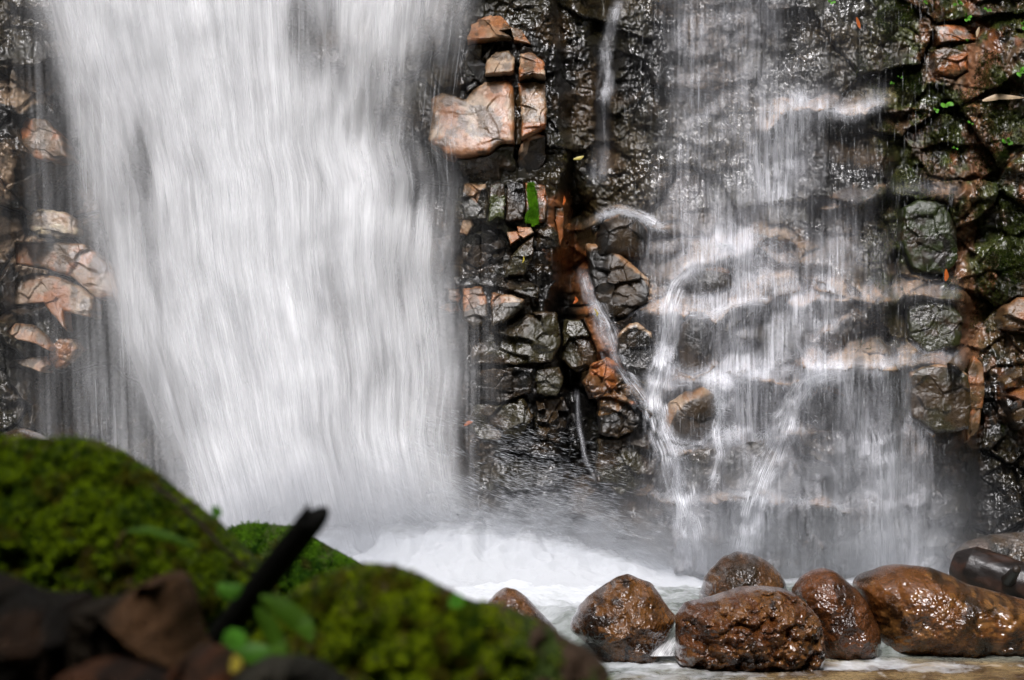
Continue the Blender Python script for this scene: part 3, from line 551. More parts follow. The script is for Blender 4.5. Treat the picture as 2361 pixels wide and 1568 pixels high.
mesh_obj('branch_stub', kv, kf, log.data.materials[0], log, attrs={'col': np.tile(np.array((.02, .014, .01)), (len(kv), 1))})

# ------------------------------------------------------------------ water in the pool and stream: one real surface
def spow(x, p): return np.sign(x) * np.abs(x) ** p
Yw = np.concatenate([np.linspace(3.0, 8.0, 60), np.linspace(8.02, 14.6, 700)]); 
xn = np.linspace(-.36, .36, 760)
XN, YW = np.meshgrid(xn, Yw); XW = XN * np.maximum(YW, 8) 
UW = XW / YW * FPX + CU
lvl = 0.0 - 0.17 * ss(10.5, 9.85, YW + .25 * fbm(st(XW * 2, YW * 2, 3), 2))
pz = st(XW * 1.0, YW * 1.0, 0.0)
turb = ss(3.2, .4, np.hypot(XW + .75, (YW - 12.2) * .8)) + .45 * ss(1.0, .1, np.abs(XW - 1.2)) * ss(11.5, 12.8, YW)
turb = np.clip(turb, .18, 1)
wz = lvl + turb * (.07 * fbm(pz * 2.2, 4) + .045 * (ridged(pz * 5.5, 4) - .6)) + .010 * (ridged(st(XW * 9, YW * 16, 2), 3) - .5) + .006 * fbm(st(XW * 30, YW * 45, 1), 3)
vw = CH + (CAMH - wz) / YW * FPX
foam = .95 * ss(2.3, .6, np.hypot((XW + .95) * .9, (YW - 12.2) * .7)) + .12 * ss(10.3, 11.2, YW)
foam += .75 * ss(11.7, 12.3, YW + .3 * fbm(pz * 2, 3)) * ss(.2, .8, XW) + .5 * ss(12.0, 12.6, YW) * ss(.9, .3, XW)
foam += .22 * ss(.2, .03, np.abs(YW - 9.5 - .25 * fbm(pz * 3, 3))) * ss(.3, .45, XW)    # edge of the rocks
foam += .22 * ss(.9, .3, np.hypot((XW - .75), (YW - 9.3)))
foam += .1 * ss(.7, .2, np.hypot((XW - 1.75), (YW - 9.6)))
bed = ss(.35, 1.3, XW + .4 * fbm(pz * 2, 2)) * ss(9.9, 9.5, YW)   # shallow, brown bed shows
m, n, l = new_mat('stream_water')
out = n.new('ShaderNodeOutputMaterial'); wp = n.new('ShaderNodeBsdfPrincipled'); fm = n.new('ShaderNodeBsdfDiffuse'); mx = n.new('ShaderNodeMixShader')
fa = n.new('ShaderNodeAttribute'); fa.attribute_name = 'foam'; ba = n.new('ShaderNodeAttribute'); ba.attribute_name = 'bed'
tc = n.new('ShaderNodeTexCoord'); mp = n.new('ShaderNodeMapping'); mp.inputs['Scale'].default_value = (1, .55, 1); l.new(tc.outputs['Object'], mp.inputs[0])
t1 = N(n, 'ShaderNodeTexNoise', Scale=7.0, Detail=9.0, Roughness=.62, Distortion=.8); l.new(mp.outputs[0], t1.inputs[0])
t2 = N(n, 'ShaderNodeTexNoise', Scale=60.0, Detail=4.0, Roughness=.6); l.new(tc.outputs['Object'], t2.inputs[0])
ad = n.new('ShaderNodeMath'); ad.operation = 'MULTIPLY_ADD'; ad.inputs[1].default_value = 1.0; l.new(t1.outputs[0], ad.inputs[0]); l.new(fa.outputs['Fac'], ad.inputs[2])
mr = N(n, 'ShaderNodeMapRange'); mr.inputs['From Min'].default_value = .62; mr.inputs['From Max'].default_value = 1.15; l.new(ad.outputs[0], mr.inputs[0])
wp.inputs['Roughness'].default_value = .12; wp.inputs['IOR'].default_value = 1.33
cm = n.new('ShaderNodeMix'); cm.data_type = 'RGBA'; cm.inputs['A'].default_value = (.15, .17, .15, 1)
br = n.new('ShaderNodeValToRGB'); br.color_ramp.elements[0].color = (.07, .04, .018, 1); br.color_ramp.elements[0].position = .38; br.color_ramp.elements[1].color = (.26, .18, .085, 1); br.color_ramp.elements[1].position = .62
t3 = N(n, 'ShaderNodeTexNoise', Scale=5.0, Detail=5.0); l.new(mp.outputs[0], t3.inputs[0]); l.new(t3.outputs[0], br.inputs[0])
l.new(ba.outputs['Fac'], cm.inputs['Factor']); l.new(br.outputs[0], cm.inputs['B']); l.new(cm.outputs['Result'], wp.inputs['Base Color'])
b = N(n, 'ShaderNodeBump', Strength=.35, Distance=.02); l.new(t2.outputs[0], b.inputs['Height']); l.new(b.outputs[0], wp.inputs['Normal'])
fm.inputs['Color'].default_value = (.62, .64, .665, 1)
l.new(mr.outputs[0], mx.inputs[0]); l.new(wp.outputs[0], mx.inputs[1]); l.new(fm.outputs[0], mx.inputs[2]); l.new(mx.outputs[0], out.inputs[0])
pool = mesh_obj('water', st(XW, YW, wz).reshape(-1, 3), grid_faces(*XW.shape)[:, ::-1], m, attrs={'foam': foam.ravel(), 'bed': bed.ravel()})
tag(pool, 'grey green churning plunge pool and shallow stream with white foam', 'water', kind='structure')

# ------------------------------------------------------------------ falling water
def sheet(name, u, v, Y, dens, flow, mat, parent):
    X = (u - CU) / FPX * Y; Z = CAMH + (CH - v) / FPX * Y
    return mesh_obj(name, st(X, Y, Z).reshape(-1, 3), grid_faces(*u.shape), mat, parent, attrs={'dens': dens.ravel(), 'flow': flow.reshape(-1, 3)})
LE = [(-260, 60), (0, 95), (120, 130), (250, 175), (400, 215), (600, 250), (800, 300), (1000, 365), (1180, 420), (1340, 440)]     # v, u of the dense left edge
RE = [(-260, 1095), (0, 1088), (150, 1065), (330, 1040), (420, 1062), (600, 1045), (860, 1062), (1000, 1045), (1180, 1075), (1340, 1140)]
main = empty('waterfall', at(700, 1290, 13.0))
tag(main, 'broad white main waterfall plunging down the left half of the cliff', 'waterfall')
def add(parent, o):
    o.parent = parent; o.matrix_parent_inverse = parent.matrix_basis.inverted(); return o
tt, sg = np.meshgrid(np.linspace(-260, 1340, 420), np.linspace(-.06, 1.03, 520), indexing='ij')
le = pline(LE, tt); re = pline(RE, tt)
um = le + (re - le) * sg
def main_dens(seed, um, tt, sg):
    big = fbm(st(sg * 7 + seed, tt / 420, seed * 1.7), 4); mid = fbm(st(sg * 26 + seed, tt / 200, seed * 2.9), 4)
    d = .62 + 1.2 * big + .55 * mid
    # thinner windows seen in the water: upper right behind-rock window, mid right, lower left
    for (cu_, cv_, ru, rv, k) in ((980, 240, 120, 190, .62), (700, 100, 60, 120, .35), (690, 60, 40, 90, .3), (800, 300, 60, 140, .25), (760, 700, 60, 120, .2), (330, 360, 45, 160, .35), (360, 760, 40, 260, .35), (420, 1000, 30, 200, .28), (960, 430, 90, 60, .2), (880, 880, 60, 130, .2)):
        d -= 1.25 * k * np.exp(-((um - cu_) / ru) ** 2 - ((tt - cv_) / rv) ** 2)
    d += .25 * np.exp(-((um - 330) / 170) ** 2 - ((tt - 60) / 260) ** 2) + .2 * np.exp(-((um - 560) / 110) ** 2)
    edge = ss(-.05, .16, sg + .035 * big) * ss(1.03, .90, sg + .05 * mid)
    edge = edge * np.where(tt > 900, 1, 1)
    return np.clip(d, 0.02, 1.6) * edge
for k, (dy, sx, sy, lo, hi, amp) in enumerate(((-.30, 26, 1.0, -.1, .62, 1.0), (-.15, 40, 1.3, -.1, .72, .9), (0, 55, 1.6, .05, .80, .85), (.14, 80, 2.0, .2, .86, .7), (.25, 110, 2.4, .3, .86, .5))):
    Ys = 13.25 - .55 * ((tt + 260) / 1600) ** 1.6 - dy + .13 * fbm(st(sg * 6, tt / 260, k * 5.1), 3) + .018 * fbm(st(sg * 40, tt / 160, k * 3.1), 3)
    de = main_dens(k * 3.3, um, tt, sg)
    fl = st(sg + .006 * fbm(st(sg * 9, tt / 300, k), 3), tt / 1000, 0.0)
    add(main, sheet('water_curtain', um, tt, Ys, de, fl, water_sheet_mat('falling_water', sx, sy, k + 1, lo, hi, amp, fine=.12), None))
# thin veil left of it and to its right foot
t2_, g2 = np.meshgrid(np.linspace(-260, 1330, 300), np.linspace(0, 1, 300), indexing='ij')
for k, (u0, u1, amp, c_, wd) in enumerate(((-120, 470, .55, .62, .30), (-60, 560, .5, .66, .26), (900, 1180, .5, .45, .3))):
    uu = u0 + (u1 - u0) * g2 + 45 * (t2_ / 1300) * (k < 2)
    de = np.exp(-((g2 - c_) / wd) ** 2) * ss(0, .08, g2) * ss(1, .92, g2) * (.72 + .9 * fbm(st(g2 * 12, t2_ / 330, k + 9.1), 4))
    if k == 2: de *= ss(350, 900, t2_) * 1.1
    Ys = 13.1 + .12 * k - .3 * (t2_ / 1300) + .05 * fbm(st(g2 * 8, t2_ / 200, k), 3)
    if k == 2: Ys = Ys - .2
    add(main, sheet('water_veil', uu, t2_, Ys, np.clip(de, 0, 1), st(g2, t2_ / 1000, 0.0), water_sheet_mat('thin_falling_water', 45 if k < 2 else 35, 2.0, 11 + k, .22, .86, amp), None))

def slivers(name, p0, d, wdt, mat, parent=None, bend=None):
    """many slim pieces of flying water: each a 4-sided spindle from p0 along d"""
    n_ = len(p0); L_ = np.linalg.norm(d, axis=1)[:, None]; t = d / L_
    rr = np.random.RandomState(5).randn(n_, 3); s1 = np.cross(t, rr); s1 /= np.linalg.norm(s1, axis=1)[:, None]; s2 = np.cross(t, s1)
    mid = p0 + d * .45 + (0 if bend is None else bend)
    w_ = wdt[:, None]
    v = np.stack([p0, mid + s1 * w_, mid - s1 * .5 * w_ + s2 * .87 * w_, mid - s1 * .5 * w_ - s2 * .87 * w_, p0 + d], 1).reshape(-1, 3)
    b = np.arange(n_)[:, None] * 5
    f = np.concatenate([b + np.array(q)[None] for q in ((0, 1, 2), (0, 2, 3), (0, 3, 1), (4, 2, 1), (4, 3, 2), (4, 1, 3))])
    return mesh_obj(name, v, f, mat, parent)
rs = np.random.RandomState(11)
def atv(u, v, Y): return st((u - CU) / FPX * Y, Y, CAMH + (CH - v) / FPX * Y)
# streaks in the main fall
n_ = 1200
sgr = rs.rand(n_); tr_ = rs.rand(n_) * 1500 - 250
lenr = 60 + rs.rand(n_) * 150
def mp_(s, t): a, b = pline(LE, t), pline(RE, t); return a + (b - a) * s
Yr = 12.9 - .5 * ((tr_ + 260) / 1600) ** 1.6 - rs.rand(n_) * .35
p0 = atv(mp_(sgr, tr_), tr_, Yr); p1 = atv(mp_(sgr, tr_ + lenr), tr_ + lenr, Yr - .03)
o = slivers('water_strands', p0, p1 - p0, .0012 + .0028 * rs.rand(n_) ** 3, M_FINE); o['kind'] = 'stuff'; add(main, o)

# right cascade: thin water following the rock, free-falling off the ledges
cas = empty('cascade', at(1750, 1290, 12.8))
tag(cas, 'thin veil cascade spreading over tan ledges right of the main waterfall', 'waterfall')
jc = np.where((us > 1290) & (us < 2260))[0][::2]; ic = np.where((vs > -125) & (vs < 1330))[0][::2]
uc = us[jc]; vc = vs[ic]; base = YY[np.ix_(ic, jc)].copy()
k5 = np.array([1, 2, 3, 2, 1.]) / 9
for ax in (0, 1):
    base = np.apply_along_axis(lambda a: np.convolve(np.pad(a, 2, 'edge'), k5, 'valid'), ax, base)
wY = base.copy()
for i in range(1, len(vc)): wY[i] = np.minimum(base[i], wY[i - 1] + .0035)
VC, UC = np.meshgrid(vc, uc, indexing='ij')
STREAMS = [  # path (u, v), half width, strength
 ([(1620, 606), (1585, 625), (1560, 655), (1545, 700), (1540, 780), (1525, 850), (1506, 910), (1512, 960), (1540, 1040), (1560, 1110), (1580, 1180), (1602, 1290)], (14, 26), 1.25),
 ([(1960, 850), (1900, 862), (1855, 885), (1825, 940), (1800, 1010), (1770, 1080), (1745, 1160), (1720, 1285)], (14, 34), 1.1),
 ([(1880, 868), (1930, 874), (1965, 915), (1995, 990), (2025, 1090), (2060, 1290)], (14, 60), .5),
 ([(1650, 885), (1662, 940), (1650, 1000), (1662, 1060), (1645, 1120)], (7, 8), 1.0),
 ([(1425, 10), (1405, 80), (1396, 120), (1400, 200), (1392, 230)], (9, 9), .9),
 ([(1392, 230), (1388, 330), (1380, 400)], (8, 18), .3),
 ([(1345, 630), (1370, 700), (1395, 750), (1410, 800), (1450, 870), (1505, 940)], (9, 14), .75),
 ([(1330, 900), (1335, 980), (1350, 1060), (1375, 1110)], (3, 3), .7),
 ([(1385, 500), (1430, 486), (1490, 505), (1520, 520)], (9, 9), .9),
 ([(1560, -60), (1600, 120), (1590, 300), (1560, 480), (1530, 560)], (40, 50), .34),
 ([(1710, -60), (1730, 150), (1720, 330), (1690, 500), (1650, 590)], (75, 110), .36),
 ([(1850, 260), (1800, 330), (1790, 430)], (50, 60), .6),
 ([(1890, 255), (1960, 262), (2030, 240)], (14, 12), .6),
 ([(1640, 560), (1700, 570), (1740, 620), (1730, 690)], (34, 50), .75),
 ([(1640, 700), (1680, 760), (1700, 860)], (50, 60), .45),
 ([(1580, 725), (1640, 728), (1690, 700), (1780, 694)], (7, 9), .9),
 ([(1800, 690), (1830, 760), (1800, 860)], (70, 90), .4),
 ([(1530, 890), (1650, 878), (1740, 868), (1880, 850), (2030, 855)], (12, 14), .55),
 ([(1700, 880), (1720, 950), (1740, 1010)], (60, 60), .55),
 ([(1560, 730), (1540, 800), (1515, 880)], (30, 22), .55),
 ([(2060, 860), (2090, 1000), (2110, 1280)], (40, 70), .38),
 ([(1930, 560), (1900, 640), (1890, 700)], (60, 60), .35),
]
def cas_dens(seed, thin=1.0):
    d = (.035 + .07 * ss(400, 700, VC)) * ss(1420, 1520, UC + 20 * fbm(st(UC / 40, VC / 200, 2), 3)) * ss(2080, 1940, UC - .12 * (VC - 300) * (VC > 300)) * np.ones(UC.shape)
    d += .17 * ss(650, 1200, VC) * ss(1480, 1580, UC) * ss(2180, 2080, UC)
    for si, (pp, (w0, w1), s_) in enumerate(STREAMS):
        q, par = dist_poly(pp, UC + 6 * fbm(st(UC / 30, VC / 30, seed), 3), VC)
        ww = w0 + (w1 - w0) * par
        d += (.55 if si in (0, 1, 3, 4, 6, 7, 8, 15) else .9) * s_ * np.exp(-(q / ww) ** 2) * thin
    # splash where water lands on the ledge tops
    for (lip, h, wdt, tn) in LEDGES:
        s = VC - pline(lip, UC); e = ss(lip[0][0] - 20, lip[0][0] + 20, UC) * ss(lip[-1][0] + 20, lip[-1][0] - 20, UC)
        d += .22 * e * tn * np.exp(-((s + wdt * .35) / (wdt * .55)) ** 2)
    d *= .8 + .9 * fbm(st(UC / 30 + seed, VC / 110, seed), 4) + .4 * fbm(st(UC / 9, VC / 45, seed + 2), 3)
    e = ss(1295, 1330, UC) * ss(2255, 2200, UC)
    return np.clip(d, 0, 1.3) * e
for k, (off, kx, ky, lo, hi, amp) in enumerate(((.03, 26, 1.6, .30, .74, .85), (.07, 42, 2.4, .32, .76, .7), (.13, 70, 3.0, .34, .80, .5))):
    Ys = wY - off - .02 * fbm(st(UC / 40, VC / 90, k), 3)
    fl = st(UC * .01 + .03 * fbm(st(UC / 50, VC / 70, k + 4), 3), VC * .004, 0)
    add(cas, sheet('water_veil', UC, VC, Ys, cas_dens(k * 2.7 + .5, (1, .8, .6)[k]), fl, water_sheet_mat('thin_falling_water', kx * .5, ky, 20 + k, lo, hi, amp, (.90, .91, .96)), None))
RIB = [(0, .9, 1.15), (1, 1.0, 1.0), (2, 1.5, .3), (3, 1.0, 1.0), (4, .9, .55), (6, 1.3, .55), (7, .8, .4), (8, 1.0, .9), (12, .9, .6), (15, 1.0, .9), (17, .8, .6)]
def ribbon(path, w0, w1, amp, k):
    P_ = np.array(path, float); seg = np.concatenate([[0], np.cumsum(np.hypot(*np.diff(P_, axis=0).T))]); n = max(40, int(seg[-1] / 4))
    t = np.linspace(0, 1, n); pu, pv = [np.interp(t * seg[-1], seg, P_[:, q]) for q in (0, 1)]
    kk = np.hanning(15); kk /= kk.sum()
    for q in range(2): pu = np.convolve(np.pad(pu, 7, 'edge'), kk, 'valid'); pv = np.convolve(np.pad(pv, 7, 'edge'), kk, 'valid')
    pu = pu + 4 * fbm(st(t * seg[-1] / 60, k, 0.5), 3)
    du, dv = np.gradient(pu), np.gradient(pv); L_ = np.hypot(du, dv) + 1e-6
    sc = np.linspace(-1, 1, 26); T, S_ = np.meshgrid(t, sc, indexing='ij'); wd = (w0 + (w1 - w0) * T) * (1 + .4 * fbm(st(T * 7, k, 2.5), 3))
    uu = pu[:, None] - S_ * wd * (dv / L_)[:, None]; vv = pv[:, None] + S_ * wd * (du / L_)[:, None]
    a = np.clip(np.searchsorted(vc, vv), 0, len(vc) - 1); b = np.clip(np.searchsorted(uc, uu), 0, len(uc) - 1); Yr_ = wY[a, b]
    Yc_ = Yr_.min(1); Yc_ = np.convolve(np.pad(Yc_, 7, 'edge'), kk, 'valid')
    Yr_ = Yc_[:, None] - .05 - .02 * (1 - S_ ** 2) + .006 * fbm(st(S_ * 4, T * 30, k), 3)
    de = np.clip(.85 - S_ ** 2 + 1.5 * fbm(st(S_ * 3.2, T * seg[-1] / 24, k + 9), 4), 0, 1.5) * (1 - S_ ** 2) ** .6 * amp * ss(0, .05, T) * ss(1, .94, T) * (1 + .7 * fbm(st(S_ * 3, T * seg[-1] / 50, k), 3))
    return uu, vv, Yr_, np.clip(de, 0, 1.4), st(S_ * (w0 + w1) / 40 + .06 * fbm(st(S_ * 2, T * seg[-1] / 40, k + 5), 2), T * seg[-1] / 300, 0)
for k, (i_, ws, amp) in enumerate(RIB):
    pp, (w0, w1), s_ = STREAMS[i_]
    uu, vv, yy, de, fl = ribbon(pp, w0 * ws * 1.9 + 3, w1 * ws * 2.0 + 4, amp * .52, k + .3)
    add(cas, sheet('water_stream', uu, vv, yy, de, fl, water_sheet_mat('stream_of_water', 12, 3.2, 50 + k, .36, .70, 1.3, (.92, .93, .97)), None))
# falling drops of the cascade
n_ = 7000
iu = rs.rand(n_ * 4) * 760 + 1440; iv = rs.rand(n_ * 4) * 1400 - 110
dd = cas_dens(.5); a = np.clip(np.searchsorted(vc, iv), 0, len(vc) - 1); b_ = np.clip(np.searchsorted(uc, iu), 0, len(uc) - 1)
keep = rs.rand(n_ * 4) < (dd[a, b_] * .9 + .07); iu, iv, a, b_ = iu[keep][:n_], iv[keep][:n_], a[keep][:n_], b_[keep][:n_]
n_ = len(iu); Yd = wY[a, b_] - .05 - .3 * rs.rand(n_) ** 2
ln = 14 + 45 * rs.rand(n_) ** 2
p0 = atv(iu, iv, Yd); p1 = atv(iu + rs.randn(n_) * 1.2, iv + ln, Yd - .01)
o = slivers('water_drops', p0, p1 - p0, .0008 + .0022 * rs.rand(n_) ** 2.5, M_FINE); o['kind'] = 'stuff'; add(cas, o)

# fray: short threads thrown where water meets the ledges and the side of the streams
def fray(n_, seed):
    r_ = np.random.RandomState(seed); A, Bv = [], []
    for (lip, h, wdt, tn) in LEDGES[:1] + LEDGES[2:5] + LEDGES[6:]:
        m_ = int(n_ * tn / 6); x = r_.uniform(lip[0][0], lip[-1][0], m_); y = pline(lip, x) - wdt * .4 + r_.randn(m_) * wdt * .45; A.append(x); Bv.append(y)
    for i_ in (0, 1, 3, 4, 6, 8, 13):
        pp, (w0, w1), s_ = STREAMS[i_]; m_ = int(n_ / 9); t = r_.rand(m_); P_ = np.array(pp, float); q = np.linspace(0, 1, len(P_))
        A.append(np.interp(t, q, P_[:, 0]) + r_.randn(m_) * (w0 + (w1 - w0) * t) * .8); Bv.append(np.interp(t, q, P_[:, 1]) + r_.randn(m_) * 4)
    x, y = np.concatenate(A), np.concatenate(Bv); a = np.clip(np.searchsorted(vc, y), 0, len(vc) - 1); b = np.clip(np.searchsorted(uc, x), 0, len(uc) - 1)
    k = r_.rand(len(x)) < np.clip(.1 + 1.2 * dd[a, b], 0, 1) * ss(-.2, .25, fbm(st(x / 40, y / 30, 3.3), 3)); x, y, a, b = x[k], y[k], a[k], b[k]; m_ = len(x)
    th_ = r_.randn(m_) * 1.0; L_ = 5 + 14 * r_.rand(m_) ** 2; yy = wY[a, b] - .05 - .1 * r_.rand(m_) ** 2
    q0 = atv(x, y, yy); q1 = atv(x + np.sin(th_) * L_, y + np.cos(th_) * L_, yy - .01)
    return q0, q1 - q0, .0005 + .0014 * r_.rand(m_) ** 3
o = slivers('thrown_drops', *fray(26000, 8), M_DROP); o['kind'] = 'stuff'; add(cas, o)

# splash: foam heaped at the foot of the main fall and flung drops
def foam_heap():
    n1, n2 = 300, 200
    a, b = np.meshgrid(np.linspace(0, 1, n1), np.linspace(0, 1, n2), indexing='xy')
    x = -2.1 + 3.5 * a; y = 11.3 + 1.9 * b
    h = 1.12 * np.interp(x, [-2.1, -1.4, -.735, -.21, .18, .575, .84, 1.15, 1.4], [.22, .34, .38, .41, .34, .21, .13, .03, 0]) * np.exp(-((y - 12.4 + .12 * x) / .42) ** 2)
    h = h * (1 + .35 * fbm(st(x * 3.4, y * 3.4, 1), 3)) + .11 * h / .3 * fbm(st(x * 8, y * 8, 3), 5)
    z = -.05 + h
    e = np.minimum(np.minimum(a, 1 - a), np.minimum(b, 1 - b))
    z = z - .1 * ss(.06, 0, e)
    return st(x, y, z)
m, n, l = new_mat('foam')
out = n.new('ShaderNodeOutputMaterial'); p = n.new('ShaderNodeBsdfPrincipled'); p.inputs['Base Color'].default_value = (.50, .515, .54, 1); p.inputs['Roughness'].default_value = .8
p.inputs['Subsurface Weight'].default_value = .3; p.inputs['Subsurface Radius'].default_value = (.1, .1, .1); p.inputs['Subsurface Scale'].default_value = .6
tc = n.new('ShaderNodeTexCoord'); t = N(n, 'ShaderNodeTexNoise', Scale=16.0, Detail=8.0, Roughness=.6); l.new(tc.outputs['Object'], t.inputs[0])
b = N(n, 'ShaderNodeBump', Strength=.4, Distance=.03); l.new(t.outputs[0], b.inputs['Height']); l.new(b.outputs[0], p.inputs['Normal'])
fa_ = n.new('ShaderNodeAttribute'); fa_.attribute_name = 'dens'
mp = n.new('ShaderNodeMapping'); mp.inputs['Rotation'].default_value = (0, .5, 0); mp.inputs['Scale'].default_value = (1, 1, 3.5); l.new(tc.outputs['Object'], mp.inputs[0])
ta = N(n, 'ShaderNodeTexNoise', Scale=9.0, Detail=6.0, Roughness=.65); l.new(mp.outputs[0], ta.inputs[0])
aa = n.new('ShaderNodeMath'); aa.operation = 'ADD'; l.new(fa_.outputs['Fac'], aa.inputs[0]); l.new(ta.outputs[0], aa.inputs[1])
ar = N(n, 'ShaderNodeMapRange'); ar.inputs['From Min'].default_value = .5; ar.inputs['From Max'].default_value = 1.15; l.new(aa.outputs[0], ar.inputs[0])
tp = n.new('ShaderNodeBsdfTransparent'); fx = n.new('ShaderNodeMixShader'); l.new(ar.outputs[0], fx.inputs[0]); l.new(tp.outputs[0], fx.inputs[1]); l.new(p.outputs[0], fx.inputs[2]); l.new(fx.outputs[0], out.inputs[0])
fh = foam_heap()
hx = np.interp(fh[..., 0], [-2.1, -1.4, -.735, -.21, .18, .575, .84, 1.15, 1.4], [.22, .34, .38, .41, .34, .21, .13, .03, 0.01])
fd = 1.0 - .95 * ss(.45, 1.0, fh[..., 2] / np.maximum(hx, .12)) 
o = mesh_obj('foam', fh.reshape(-1, 3), grid_faces(*fh.shape[:2])[:, ::-1], m, attrs={'dens': fd.ravel()})
tag(o, 'white foam boiling up where the main waterfall hits the pool', 'foam', kind='stuff')
# flung spray
n_ = 150000
cx = rs.rand(n_) ** .8; 
su = 830 + 720 * cx + 70 * rs.randn(n_); rise = rs.rand(n_) ** 2.6 * (1 + .35 * rs.rand(n_))
top = pline([(800, 1080), (950, 1030), (1100, 1010), (1300, 1050), (1450, 1120), (1600, 1240)], su)
bot = pline([(800, 1290), (1000, 1290), (1200, 1295), (1400, 1305), (1600, 1315)], su)
sv = bot + (top - bot) * rise
ang = np.interp(su, [850, 1000, 1250, 1600], [70, 38, 14, 24]) * np.interp(rise, [0, 1], [1, .55]) + rs.randn(n_) * 4 + 9 * fbm(st(su / 90, sv / 60, 0.5), 3)
sgn = np.where(su < 1000, 1, 1)
ln = (10 + 38 * rs.rand(n_) ** 1.5) * (1 - .3 * rise)
keep = rs.rand(n_) < (.10 + 1.0 * np.exp(-rise * 3.2)) * ss(-.35 - .5 * np.exp(-rise * 5), .3, fbm(st(su / 70, sv / 40, 2.2), 4)) * ss(1680, 1250, su)
su, sv, rise, ang, ln = su[keep], sv[keep], rise[keep], ang[keep], ln[keep]; n_ = len(su)
Ysp = 12.2 + .5 * rs.rand(n_)
du_ = np.cos(np.radians(ang)) * ln; dv_ = np.sin(np.radians(ang)) * ln
p0 = atv(su - du_ / 2, sv - dv_ / 2, Ysp); p1 = atv(su + du_ / 2, sv + dv_ / 2, Ysp - .03)
o = slivers('spray', p0, p1 - p0, .0005 + .0012 * rs.rand(n_) ** 3, M_DROP)
tag(o, 'fine white spray flung sideways from the foot of the main waterfall', 'spray', kind='stuff')

# mist: real thin volumes of airborne water at the foot of both falls
def mist(name, loc, dim, dens, label, col=(.9, .92, .96)):
    import bmesh
    bm = bmesh.new(); bmesh.ops.create_icosphere(bm, subdivisions=4, radius=1)
    for v in bm.verts:
        q = v.co.copy(); f = 1 + .18 * float(fbm(np.array([[q.x * 1.6 + loc[0], q.y * 1.6, q.z * 1.6]]), 3)[0]); v.co = Vector((q.x * dim[0] * f, q.y * dim[1] * f, q.z * dim[2] * f))
    me = bpy.data.meshes.new(name); bm.to_mesh(me); bm.free()
    m = bpy.data.materials.new(name); m.use_nodes = True; nn = m.node_tree.nodes; nn.clear(); ll = m.node_tree.links
    o_ = nn.new('ShaderNodeOutputMaterial'); pv = nn.new('ShaderNodeVolumePrincipled'); pv.inputs['Color'].default_value = (*col, 1); pv.inputs['Anisotropy'].default_value = .3
    tc = nn.new('ShaderNodeTexCoord'); mp = nn.new('ShaderNodeMapping'); mp.inputs['Scale'].default_value = (1 / dim[0], 1 / dim[1], 1 / dim[2]); ll.new(tc.outputs['Object'], mp.inputs[0])
    le_ = nn.new('ShaderNodeVectorMath'); le_.operation = 'LENGTH'; ll.new(mp.outputs[0], le_.inputs[0])
    mr = N(nn, 'ShaderNodeMapRange'); mr.interpolation_type = 'SMOOTHERSTEP'; mr.inputs['From Min'].default_value = .92; mr.inputs['From Max'].default_value = .0; mr.inputs['To Max'].default_value = dens
    ll.new(le_.outputs['Value'], mr.inputs['Value'])
    nz_ = N(nn, 'ShaderNodeTexNoise', Scale=4.0, Detail=3.0); ll.new(tc.outputs['Object'], nz_.inputs[0])
    m3 = nn.new('ShaderNodeMapRange'); m3.inputs['From Min'].default_value = .3; m3.inputs['From Max'].default_value = .7; m3.inputs['To Min'].default_value = .3; m3.inputs['To Max'].default_value = 1.7; ll.new(nz_.outputs[0], m3.inputs['Value'])
    mu = nn.new('ShaderNodeMath'); mu.operation = 'MULTIPLY'; ll.new(mr.outputs[0], mu.inputs[0]); ll.new(m3.outputs[0], mu.inputs[1]); ll.new(mu.outputs[0], pv.inputs['Density'])
    m.node_tree.links.new(pv.outputs[0], o_.inputs['Volume']); me.materials.append(m)
    ob = bpy.data.objects.new(name, me); S.collection.objects.link(ob); ob.location = loc
    return tag(ob, label, 'mist', kind='stuff')
mist('mist', (-1.1, 12.35, .15), (1.6, .6, .9), 4.0, 'dense mist in front of the foot of the main waterfall')
mist('mist', (1.75, 12.2, .1), (1.8, .6, 1.2), 1.5, 'thin grey mist at the foot of the right cascade')
mist('mist', (.35, 12.3, .0), (1.25, .5, .8), 4.2, 'low spray cloud drifting right from the main waterfall')

# small white chute between the boulders
tq, gq = np.meshgrid(np.linspace(0, 1, 60), np.linspace(0, 1, 40), indexing='ij')
uq = (1548 + 22 * gq) * (1 - tq) + (1492 + 75 * gq) * tq + 6 * np.sin(tq * 5); vq = 1418 + 95 * tq + 10 * gq * (1 - tq)
Yq = 9.95 - .42 * tq + .02 * fbm(st(gq * 5, tq * 4, 1), 3)
ch = empty('chute', at(1530, 1510, 9.5)); tag(ch, 'little white chute of water pouring between the peaked and the lumpy boulder', 'waterfall')
for k in range(2):
    add(ch, sheet('water_veil', uq, vq, Yq - .02 * k, np.clip((.35 + .5 * tq + .8 * fbm(st(gq * 6, tq * 5, k + .4), 4)) * ss(0, .35, gq) * ss(1, .65, gq), 0, 1.2), st(gq + .05 * np.sin(tq * 6 + k), tq, 0.0), water_sheet_mat('chute_water', 18, 2.0, 31 + k, .25, .7, 1.0), None))

